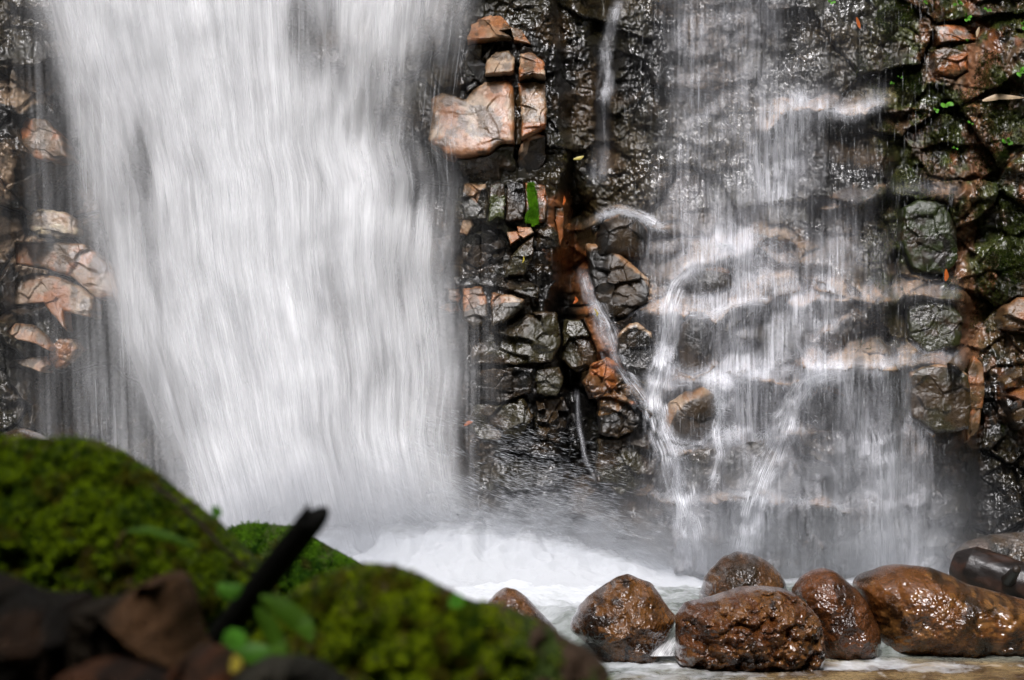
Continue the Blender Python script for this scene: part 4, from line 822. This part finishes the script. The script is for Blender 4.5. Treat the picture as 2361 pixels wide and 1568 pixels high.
# ------------------------------------------------------------------ stream bed ground, with added unseen gorge slopes that block low sky light
gx, gy = np.meshgrid(np.linspace(-40, 40, 200), np.linspace(-40, 40, 200), indexing='ij')
hh = 22 * ss(4.4, 14, np.abs(gx)) + 19 * ss(-3.5, -15, gy) + 16 * ss(15.2, 17, gy)  # unseen slopes beside and behind the camera, raised to keep horizon sky off the rock
gz = -.75 + hh + .5 * fbm(st(gx * .4, gy * .4, 0), 4) * ss(2, 5, hh + 2) 
gcol = mixc(np.broadcast_to(np.array((.05, .04, .028)), (*gx.shape, 3)), np.array((.018, .028, .010)), ss(.1, 1.5, hh))
o = mesh_obj('ground', st(gx, gy, gz).reshape(-1, 3), grid_faces(200, 200)[:, ::-1], rock_mat('ground_soil', .8, .5, 3, 0, .4), attrs={'col': gcol.reshape(-1, 3)})
tag(o, 'stream bed with added unseen dark gorge slopes that block low sky light', 'ground', kind='structure')

bx, by = np.meshgrid(np.linspace(-5, .6, 220), np.linspace(.6, 7.2, 240), indexing='ij')
ed = .05 * fbm(st(bx * 4, by * 4, 0), 3)
bm_ = np.maximum(ss(.16, -.12, bx + ed) * ss(3.6, 3.1, by + ed), ss(-.25, -.5, bx + ed) * ss(6.5, 5.7, by + ed)) * ss(.6, 1.2, by)
bz = -.72 + 1.14 * bm_ + .05 * fbm(st(bx * 3, by * 3, 1), 4) * bm_
bc = mixc(np.broadcast_to(np.array((.030, .020, .012)), (*bx.shape, 3)), np.array((.03, .045, .008)), ss(-.1, .2, fbm(st(bx * 3, by * 3, 9), 4)))
o = mesh_obj('bank', st(bx, by, bz).reshape(-1, 3), grid_faces(220, 240)[:, ::-1], M_NEAR, attrs={'col': bc.reshape(-1, 3)})
tag(o, 'low earthy stream bank carrying the mossy foreground rocks', 'bank', kind='structure')
# ------------------------------------------------------------------ foreground: mossy rocks
def tufts(P0, nrm, uu, vv, size, seed, pal, parent, name='moss'):
    r_ = np.random.RandomState(seed + 500); n2 = len(P0)
    P0 = P0 + r_.randn(n2, 3) * size * .4
    kB = 7
    Pb = np.repeat(P0, kB, 0); nb = np.repeat(nrm, kB, 0); m_ = len(Pb)
    d = nb * .8 + r_.randn(m_, 3) * .65 + np.array((0, 0, .35)); d /= np.linalg.norm(d, axis=1)[:, None]
    L_ = size * (.6 + .8 * r_.rand(m_)); sd_ = np.cross(d, r_.randn(m_, 3)); sd_ /= np.linalg.norm(sd_, axis=1)[:, None]
    w_ = L_ * .16
    mid = Pb + d * (L_ * .55)[:, None]; tip = Pb + (d + np.array((0, -.1, -.35))) * L_[:, None]
    V_ = np.stack([Pb - sd_ * (w_ * .5)[:, None], Pb + sd_ * (w_ * .5)[:, None], mid + sd_ * w_[:, None], mid - sd_ * w_[:, None], tip], 1).reshape(-1, 3)
    b = np.arange(m_)[:, None] * 5
    f = np.concatenate([b + np.array(q)[None] for q in ((0, 1, 2), (0, 2, 3), (3, 2, 4))])
    t = np.clip(.55 + .9 * fbm(st(uu / 45, vv / 45, seed), 4) + .9 * fbm(st(uu / 11, vv / 11, seed), 2) + .3 * r_.randn(n2), 0, 1); c = mixc(np.broadcast_to(np.array(pal[0]), (n2, 3)), np.array(pal[1]), t)
    t2 = ss(.12, .35, fbm(st(uu / 38, vv / 38, seed + 7), 4)); c = mixc(c, np.array(pal[2]), t2 * .8)
    c = np.repeat(np.repeat(c, kB, 0) * (.75 + .5 * r_.rand(m_))[:, None], 5, 0)
    o = mesh_obj(name, V_, f, M_MOSS, parent, attrs={'col': c}, smooth=False); o['kind'] = 'stuff'
    return o
def moss_on(ob, sel, n_, size, seed, pal, parent, name='moss'):
    """tufts of short curved fronds over the front of a rock"""
    u, v, x, y, z, isf = o_info[ob.name]
    r_ = np.random.RandomState(seed)
    F = np.where(isf)[0]; nf, nt_ = len(F), u.shape[1]
    # area-even picks
    q = np.sqrt(r_.rand(n_ * 3)); i = np.clip((np.arcsin(np.clip(q, 0, .9999)) / (math.pi / 2) * nf).astype(int), 0, nf - 2); j = r_.randint(0, nt_, n_ * 3)
    uu, vv = u[i, j], v[i, j]
    k = r_.rand(n_ * 3) < sel(uu, vv); i, j, uu, vv = i[k][:n_], j[k][:n_], uu[k][:n_], vv[k][:n_]
    P0 = st(x[i, j], y[i, j], z[i, j]); n2 = len(P0)
    ip = np.minimum(i + 1, nf - 1); jp = (j + 1) % nt_
    A = st(x[ip, j], y[ip, j], z[ip, j]) - P0; B = st(x[i, jp], y[i, jp], z[i, jp]) - P0
    nrm = np.cross(A, B); nrm /= np.linalg.norm(nrm, axis=1)[:, None] + 1e-9; nrm[nrm[:, 1] > 0.0] *= -1
    return tufts(P0, nrm, uu, vv, size, seed, pal, parent, name)
def c_near(g=1.0, seed=0, th=.0):
    def f(u, v, h): return mixc(np.broadcast_to(np.array((.05, .03, .018)), (len(u), 3)), np.array((.028, .045, .006)) * g, ss(th - .1, th + .1, fbm(npt(u, v, 60, seed), 4)))
    return f
def c_brown(seed, a=(.10, .045, .025), b=(.028, .016, .010)):
    def f(u, v, h): return mixc(np.broadcast_to(np.array(b), (len(u), 3)), np.array(a), ss(-.2, .3, fbm(npt(u, v, 90, seed), 4)))
    return f
MP = ((.025, .060, .002), (.20, .29, .004), (.09, .065, .006))
MP2 = ((.030, .065, .002), (.26, .34, .005), (.09, .065, .006))
g1 = rock('mossy_rock', [(-260, 1020), (-100, 1000), (0, 1008), (100, 1012), (170, 1008), (230, 1022), (290, 1050), (340, 1080), (400, 1125), (460, 1170), (510, 1208), (570, 1265), (620, 1315), (660, 1400), (640, 1600), (300, 1760), (-250, 1760), (-420, 1400)], 3.25, .20, .25, c_near(1, 1, -.3), M_NEAR, p=2.0, rough=.05, lump=.03, seed=71, rnd=4, edge=10, nt_=500, nr_=170)
tag(g1, 'big moss covered rock mound filling the lower left foreground', 'rock')
moss_on(g1, lambda u, v: ss(1500, 1380, v) * .9 + .02, 26000, .0056, 1, MP, g1)
g2_ = rock('mossy_rock', [(600, 1440), (660, 1375), (720, 1335), (780, 1310), (840, 1300), (900, 1303), (960, 1320), (1010, 1345), (1060, 1375), (1100, 1388), (1160, 1396), (1230, 1425), (1300, 1468), (1360, 1500), (1398, 1540), (1412, 1620), (1400, 1800), (1000, 1900), (560, 1800), (540, 1560)], 2.75, .20, .25, c_near(1, 2, .05), M_NEAR, p=2.2, rough=.05, lump=.03, seed=72, rnd=4, edge=8, nt_=500, nr_=170, c=(980, 1580))
tag(g2_, 'moss covered rock in the foreground right of the black stick', 'rock')
moss_on(g2_, lambda u, v: ss(1250, 1080, u + 60 * fbm(st(u / 60, v / 60, 3), 3)) + .22 * ss(0, .15, fbm(st(u / 50, v / 50, 8), 3)), 26000, .0050, 2, MP2, g2_)
g3 = rock('mossy_rock', [(515, 1250), (535, 1222), (560, 1210), (600, 1207), (640, 1208), (680, 1216), (710, 1236), (760, 1262), (800, 1285), (840, 1310), (880, 1350), (860, 1450), (700, 1500), (520, 1450), (490, 1320)], 5.6, .25, .3, c_near(1.3, 3, -.2), M_NEAR, p=2.2, rough=.06, seed=73, rnd=4, edge=6, nt_=400, nr_=130)
tag(g3, 'smaller bright green mossy rock behind the black stick', 'rock')
moss_on(g3, lambda u, v: np.clip(.9 - .8 * ss(.05, .25, fbm(st(u / 40, v / 40, 5), 3)), 0.05, 1), 18000, .0075, 3, ((.03, .09, .008), (.12, .26, .012), (.10, .09, .02)), g3)
NB = [
 ([(-200, 1330), (-60, 1318), (20, 1345), (60, 1368), (120, 1378), (180, 1372), (205, 1420), (210, 1560), (190, 1700), (-200, 1760), (-300, 1500)], 2.45, .12, c_brown(1, (.018, .009, .004), (.005, .0035, .002)), 'dark brown angular rock in the lower left corner'),
 ([(205, 1385), (260, 1378), (310, 1362), (345, 1336), (390, 1326), (415, 1340), (432, 1390), (445, 1440), (470, 1500), (430, 1580), (300, 1640), (200, 1640), (185, 1480)], 2.4, .13, c_brown(2, (.055, .027, .011), (.012, .008, .004)), 'brown grey rock with a raised corner, under the big mossy mound'),
 ([(400, 1540), (440, 1505), (490, 1505), (530, 1535), (548, 1570), (560, 1660), (480, 1720), (400, 1700), (380, 1600)], 2.2, .08, c_brown(3, (.11, .032, .010), (.02, .010, .005)), 'reddish rock at the bottom beside the lit seedling'),
 ([(540, 1560), (600, 1530), (670, 1530), (730, 1550), (800, 1600), (800, 1750), (560, 1750)], 2.15, .07, c_brown(4, (.025, .022, .015), (.01, .009, .006)), 'dark grey rock at the bottom below the leaves'),
 ([(120, 1570), (180, 1540), (240, 1535), (330, 1555), (400, 1590), (400, 1720), (120, 1720)], 2.15, .07, c_brown(5, (.045, .018, .008), (.010, .006, .004)), 'rusty brown rock at the bottom edge, left of the reddish one'),
]
for k, (pts, Y, fr, cf, lab) in enumerate(NB):
    tag(rock('rock', pts, Y, fr, .15, cf, M_NEAR, p=4, rough=.014, fac=.06, fs=150, seed=80 + k, rnd=3, edge=5, nt_=300, nr_=100), lab, 'rock')

# black broken stick
pa, pb = np.array(at(500, 1480, 2.75)), np.array(at(722, 1196, 2.55))
pp = lerp_path(pa, pb, 60)
kv, kf, A_, I_ = tube(pp, np.linspace(.0185, .0165, 60), 28, 2, .06)
endm = np.where(I_.ravel() == 59)[0]; ax = (pb - pa) / np.linalg.norm(pb - pa)
A_e = A_.ravel()[endm]; kv[endm] += ax[None] * (.022 * np.abs(np.sin(A_e * 1.5 + .4)) - .006)[:, None]; kv[-1] -= ax * .006
stick = mesh_obj('stick', kv, kf, M_NEAR, attrs={'col': np.tile(np.array((.003, .0028, .002)), (len(kv), 1))})
tag(stick, 'short black broken stick poking up between the mossy rocks', 'stick')
# thin twig across the mound
tv, tf, _, _ = tube([at(u, v, y) for u, v, y in ((355, 1120, 2.98), (420, 1168, 2.96), (470, 1215, 2.95), (510, 1262, 2.94), (555, 1300, 2.94), (585, 1330, 2.95))], [.0028] * 6, 10, 4, .2)
tag(mesh_obj('twig', tv, tf, M_NEAR, attrs={'col': np.tile(np.array((.03, .02, .014)), (len(tv), 1))}), 'thin dark twig lying down the right slope of the big mossy mound', 'twig')
def rockY(u0, v0, ru=7, rv=12):
    """distance of the nearest stone surface seen around (u0, v0)"""
    best = float(cliffY(u0, v0))
    for nm_, (u, v, x, y, z, isf) in o_info.items():
        k = (np.abs(u - u0) < ru) & (np.abs(v - v0) < rv) & (y > 12)
        if k.any(): best = min(best, float(np.percentile(y[k], 4)))
    return best
# leaves
def leaf(name, pts, Y, mat, wid, parent=None, fold=.25, thick=0.0004):
    """leaf blade along a mid-rib given by picture points, with a folded, tapering outline"""
    n = 16; P_ = np.array([at(u, v, y) for (u, v, y) in [(p[0], p[1], Y + (p[2] if len(p) > 2 else 0)) for p in pts]])
    t = np.linspace(0, 1, n); s = np.linspace(0, 1, len(P_)); M = np.stack([np.interp(t, s, P_[:, k]) for k in range(3)], 1)
    d = np.gradient(M, axis=0); d /= np.linalg.norm(d, axis=1)[:, None]
    side = np.cross(d, np.array((0, -1, .3))); side /= np.linalg.norm(side, axis=1)[:, None]; nn_ = np.cross(d, side)
    w_ = wid * np.sin(math.pi * np.clip(t * .93 + .05, 0, 1)) ** .75
    rows = [M + side * (w_ * a)[:, None] + nn_ * (np.abs(a) * w_ * fold)[:, None] for a in (-1, -.5, 0, .5, 1)]
    v = np.stack(rows, 1).reshape(-1, 3); f = grid_faces(n, 5)
    v2 = v + nn_.repeat(5, 0) * thick; nv = len(v)
    return mesh_obj(name, np.concatenate([v, v2]), np.concatenate([f, f[:, ::-1] + nv]), mat, parent)
G1 = plain_mat('leaf_green', (.065, .19, .012), .5, .35, spec=.2, noise=.3); G2 = plain_mat('leaf_bright', (.11, .33, .03), .45, .4, spec=.2, noise=.2); G3 = plain_mat('leaf_olive', (.05, .115, .006), .55, .35, spec=.12, noise=.3)
LY = plain_mat('leaf_yellow', (.55, .45, .06), .4, .3, noise=.2); LO = plain_mat('leaf_orange', (.50, .12, .02), .4, .3, noise=.3); LT = plain_mat('leaf_tan', (.45, .33, .2), .5, .2, noise=.3)
LV = [
 ([(600, 1375), (650, 1400), (700, 1440), (720, 1480, -.04)], 2.45, G3, .013, 'long drooping green leaf just right of the foot of the black stick'),
 ([(590, 1400), (620, 1440), (640, 1490), (650, 1530, -.04)], 2.43, G3, .011, 'narrow yellowish leaf hanging below the foot of the black stick'),
 ([(535, 1498), (540, 1475), (525, 1452)], 2.3, G2, .014, 'bright blue green leaflet lit above the reddish rock'),
 ([(545, 1500), (580, 1505), (625, 1500)], 2.3, G1, .012, 'oval green leaf lying right of the bright leaflet'),
 ([(500, 1350), (530, 1365), (560, 1350)], 2.5, G1, .010, 'small green leaf at the left of the stick foot'),
 ([(1040, 1400), (1052, 1385), (1050, 1368)], 2.5, G2, .010, 'tiny bright leaflet on the upper edge of the right mossy rock'),
 ([(495, 1195), (500, 1180), (488, 1168)], 2.9, G1, .007, 'tiny leaflet on the slope crest of the big mossy mound'),
 ([(285, 1225), (340, 1222), (400, 1240), (455, 1262)], 2.75, G3, .006, 'long arching green leaf across the big mossy mound'),
 ([(535, 1550), (545, 1530), (540, 1510)], 2.15, LY, .006, 'small yellow leaf beside the reddish rock'),
 ([(1322, 367), (1336, 364), (1346, 360)], None, LY, .012, 'pale yellow leaf stuck on the dark wall between the falls'),
 ([(2180, 648), (2183, 636), (2181, 620)], None, LO, .014, 'bright orange leaf stuck on the mossy block right of the cascade'),
 ([(1298, 472), (1302, 462), (1301, 452)], None, LO, .008, 'small orange leaf above the narrow rusty upright stone'),
 ([(1322, 700), (1330, 692), (1326, 684)], None, LO, .010, 'orange leaf beside the orange gully'),
 ([(1070, 982), (1080, 974), (1090, 972)], None, LO, .012, 'reddish leaf low on the cliff beside the main waterfall'),
 ([(1370, 712), (1378, 722), (1376, 730)], None, LY, .006, 'small yellow leaf in the upper gully'),
 ([(1975, 40), (1980, 55), (1983, 66)], None, LO, .012, 'amber leaf near the top, left of the mossy wall'),
 ([(2258, 62), (2254, 74), (2252, 86)], None, LT, .010, 'pale tan leaf high on the right wall'),
 ([(1205, 606), (1208, 598), (1207, 590)], None, LY, .005, 'tiny yellow leaf on the brown wedge rock'),
 ([(2265, 232), (2300, 222), (2361, 225)], None, LT, .02, 'dry tan leaf on the right wall at the frame edge'),
]
for pts, Y, mt, wd, lab in LV:
    if Y is None:
        Y = min(min(rockY(p[0], p[1]) for p in pts), float(min(cliffY(p[0] + du, p[1] + dv) for p in pts for du in (-8, 0, 8) for dv in (-8, 0, 8)))) - .03
    tag(leaf('leaf', pts, Y, mt, wd), lab, 'leaf')
# thin stem at the mound leaf
tv, tf, _, _ = tube([at(268, 1290, 2.76), at(270, 1262, 2.75), at(278, 1238, 2.75), at(290, 1226, 2.75)], [.0016] * 4, 8, 4, .1)
tag(mesh_obj('stem', tv, tf, M_NEAR, attrs={'col': np.tile(np.array((.10, .05, .03)), (len(tv), 1))}), 'bent brown stem rising at the left end of the long arching leaf', 'stem')

# seedlings on the right wall
PL = [(2208, 8, 'two-leaf seedling at the very top of the right wall', 1.0), (2278, 20, 'seedling near the top, left of the frame-edge moss', .9), (2228, 42, 'seedling with a glinting leaf over the rusty ledge stone', 1.1),
      (2350, 165, 'round leaved plant at the frame edge, upper right', 1.5), (2060, 190, 'tiny yellow green sprigs high on the moss right of the cascade', .7), (2075, 180, 'topmost tiny sprig beside the yellow green sprigs', .6), (2232, 98, 'small sprig above the rusty orange block', .8),
      (2180, 238, 'broad leaved seedling below the rusty orange block', 1.6), (2160, 250, 'yellow green seedling left of the broad leaved one', 1.0), (2240, 282, 'small seedling right below the broad leaved one', .7),
      (2322, 330, 'bright seedling hanging low at the upper right wall', 1.3), (2205, 340, 'faint pale sprig on the right wall', .7), (2140, 4, 'green leaf cluster at the top edge over the mossy wall', .9), (2360, 60, 'leafy sprig cut by the upper right frame edge', 1.0), (1918, 2, 'small leaves at the top edge left of the mossy wall', .9)]
for k, (u, v, lab, sz) in enumerate(PL):
    Y = float(min(cliffY(u + a, v + b) for a in (-12, 0, 12) for b in (-12, 0, 12))) - .04
    r_ = random.Random(k); e = empty('seedling', at(u, v, Y)); tag(e, lab, 'plant', group='seedlings on the wet wall')
    for j in range(4 if sz > .8 else 3):
        a = r_.uniform(0, 6.28); L_ = 11 * sz * r_.uniform(.7, 1.2)
        lf_ = leaf('leaf', [(u + 2 * math.cos(a), v + 2 * math.sin(a), 0), (u + L_ * .6 * math.cos(a), v + L_ * .5 * math.sin(a) - 2, -.02), (u + L_ * math.cos(a), v + L_ * .8 * math.sin(a), -.03)], Y, r_.choice([G2, G1, G2]), .011 * sz, fold=.15)
        add(e, lf_)
# bright moss patches on the cliff
def moss_patch(pts, dY, n_, size, pal, lab, seed, th=-.05):
    """ragged cushion of moss growing on the rock surface inside an outline"""
    r_ = np.random.RandomState(seed); P_ = np.array(pts, float); c = P_.mean(0); lo_, hi_ = P_.min(0) - 12, P_.max(0) + 12
    uu = lo_[0] + (hi_[0] - lo_[0]) * r_.rand(n_ * 5); vv = lo_[1] + (hi_[1] - lo_[1]) * r_.rand(n_ * 5)
    q = np.hypot(uu - c[0], c[1] - vv) / outline_r(pts, c, np.arctan2(c[1] - vv, uu - c[0]))
    k = fbm(st(uu / 26, vv / 34, seed), 4) - th > ss(.5, 1.15, q) * .5 - .1 + (q > 1.2) * 9
    uu, vv = uu[k][:n_], vv[k][:n_]
    yy = np.array([cliffY(a, b) for a, b in zip(uu, vv)]) + dY
    if abs(dY) > .05: yy = np.interp(vv, [440, 470, 505], [rockY(1228, q, 9, 9) - .008 for q in (440, 470, 505)])
    o = tufts(atv(uu, vv, yy), np.tile(np.array((0, -1., .2)), (len(uu), 1)), uu, vv, size, seed, pal, None, 'moss_patch')
    del o['kind']
    return tag(o, lab, 'moss')
moss_patch([(1218, 432), (1228, 430), (1234, 450), (1238, 480), (1238, 508), (1228, 514), (1216, 508), (1214, 495), (1222, 480), (1218, 460)], -.115, 4000, .008, ((.09, .26, .01), (.22, .50, .02), (.05, .14, .01)), 'bright green moss patch on the rusty upright block', 90, -.6)
for q, (pts, lab) in enumerate((
    ([(2005, 40), (2040, 10), (2080, 0), (2120, 20), (2110, 70), (2060, 90), (2020, 80)], 'dark moss clump near the top edge right of the cascade'),
    ([(2050, 150), (2090, 140), (2130, 160), (2150, 210), (2120, 260), (2070, 240), (2050, 200)], 'moss patch under the yellow green sprigs'),
    ([(2290, 180), (2320, 175), (2330, 210), (2320, 245), (2295, 235)], 'olive moss cushion high near the right frame edge'),
    ([(2285, 380), (2310, 350), (2330, 330), (2325, 370), (2300, 400)], 'hanging moss tuft on the right wall below the bright seedling'),
    ([(2260, 600), (2300, 570), (2361, 560), (2400, 600), (2361, 650), (2290, 660)], 'dark green moss bank on the right wall at mid height'),
)):
    moss_patch(pts, -.004, 1300, .010, ((.012, .024, .005), (.045, .065, .008), (.03, .025, .01)), lab, 91 + q)

r_ = np.random.RandomState(77); uu = 1960 + 400 * r_.rand(90000); vv = 1000 * r_.rand(90000)
k = (fbm(st(uu / 60, vv / 80, 7.7), 5) + .3 * fbm(st(uu / 14, vv / 20, 1.7), 3) > .05 + .25 * ss(600, 1000, vv) + .3 * ss(2060, 1960, uu)); uu, vv = uu[k][:24000], vv[k][:24000]
yy = np.array([cliffY(a, b) for a, b in zip(uu, vv)]) - .003
o = tufts(atv(uu, vv, yy), np.tile(np.array((0, -1., .2)), (len(uu), 1)), uu, vv, .0075, 78, ((.014, .022, .004), (.05, .06, .008), (.03, .022, .008)), None, 'wall_moss')
tag(o, 'thin dark olive moss spread over the brown wall right of the cascade', 'moss', kind='stuff')
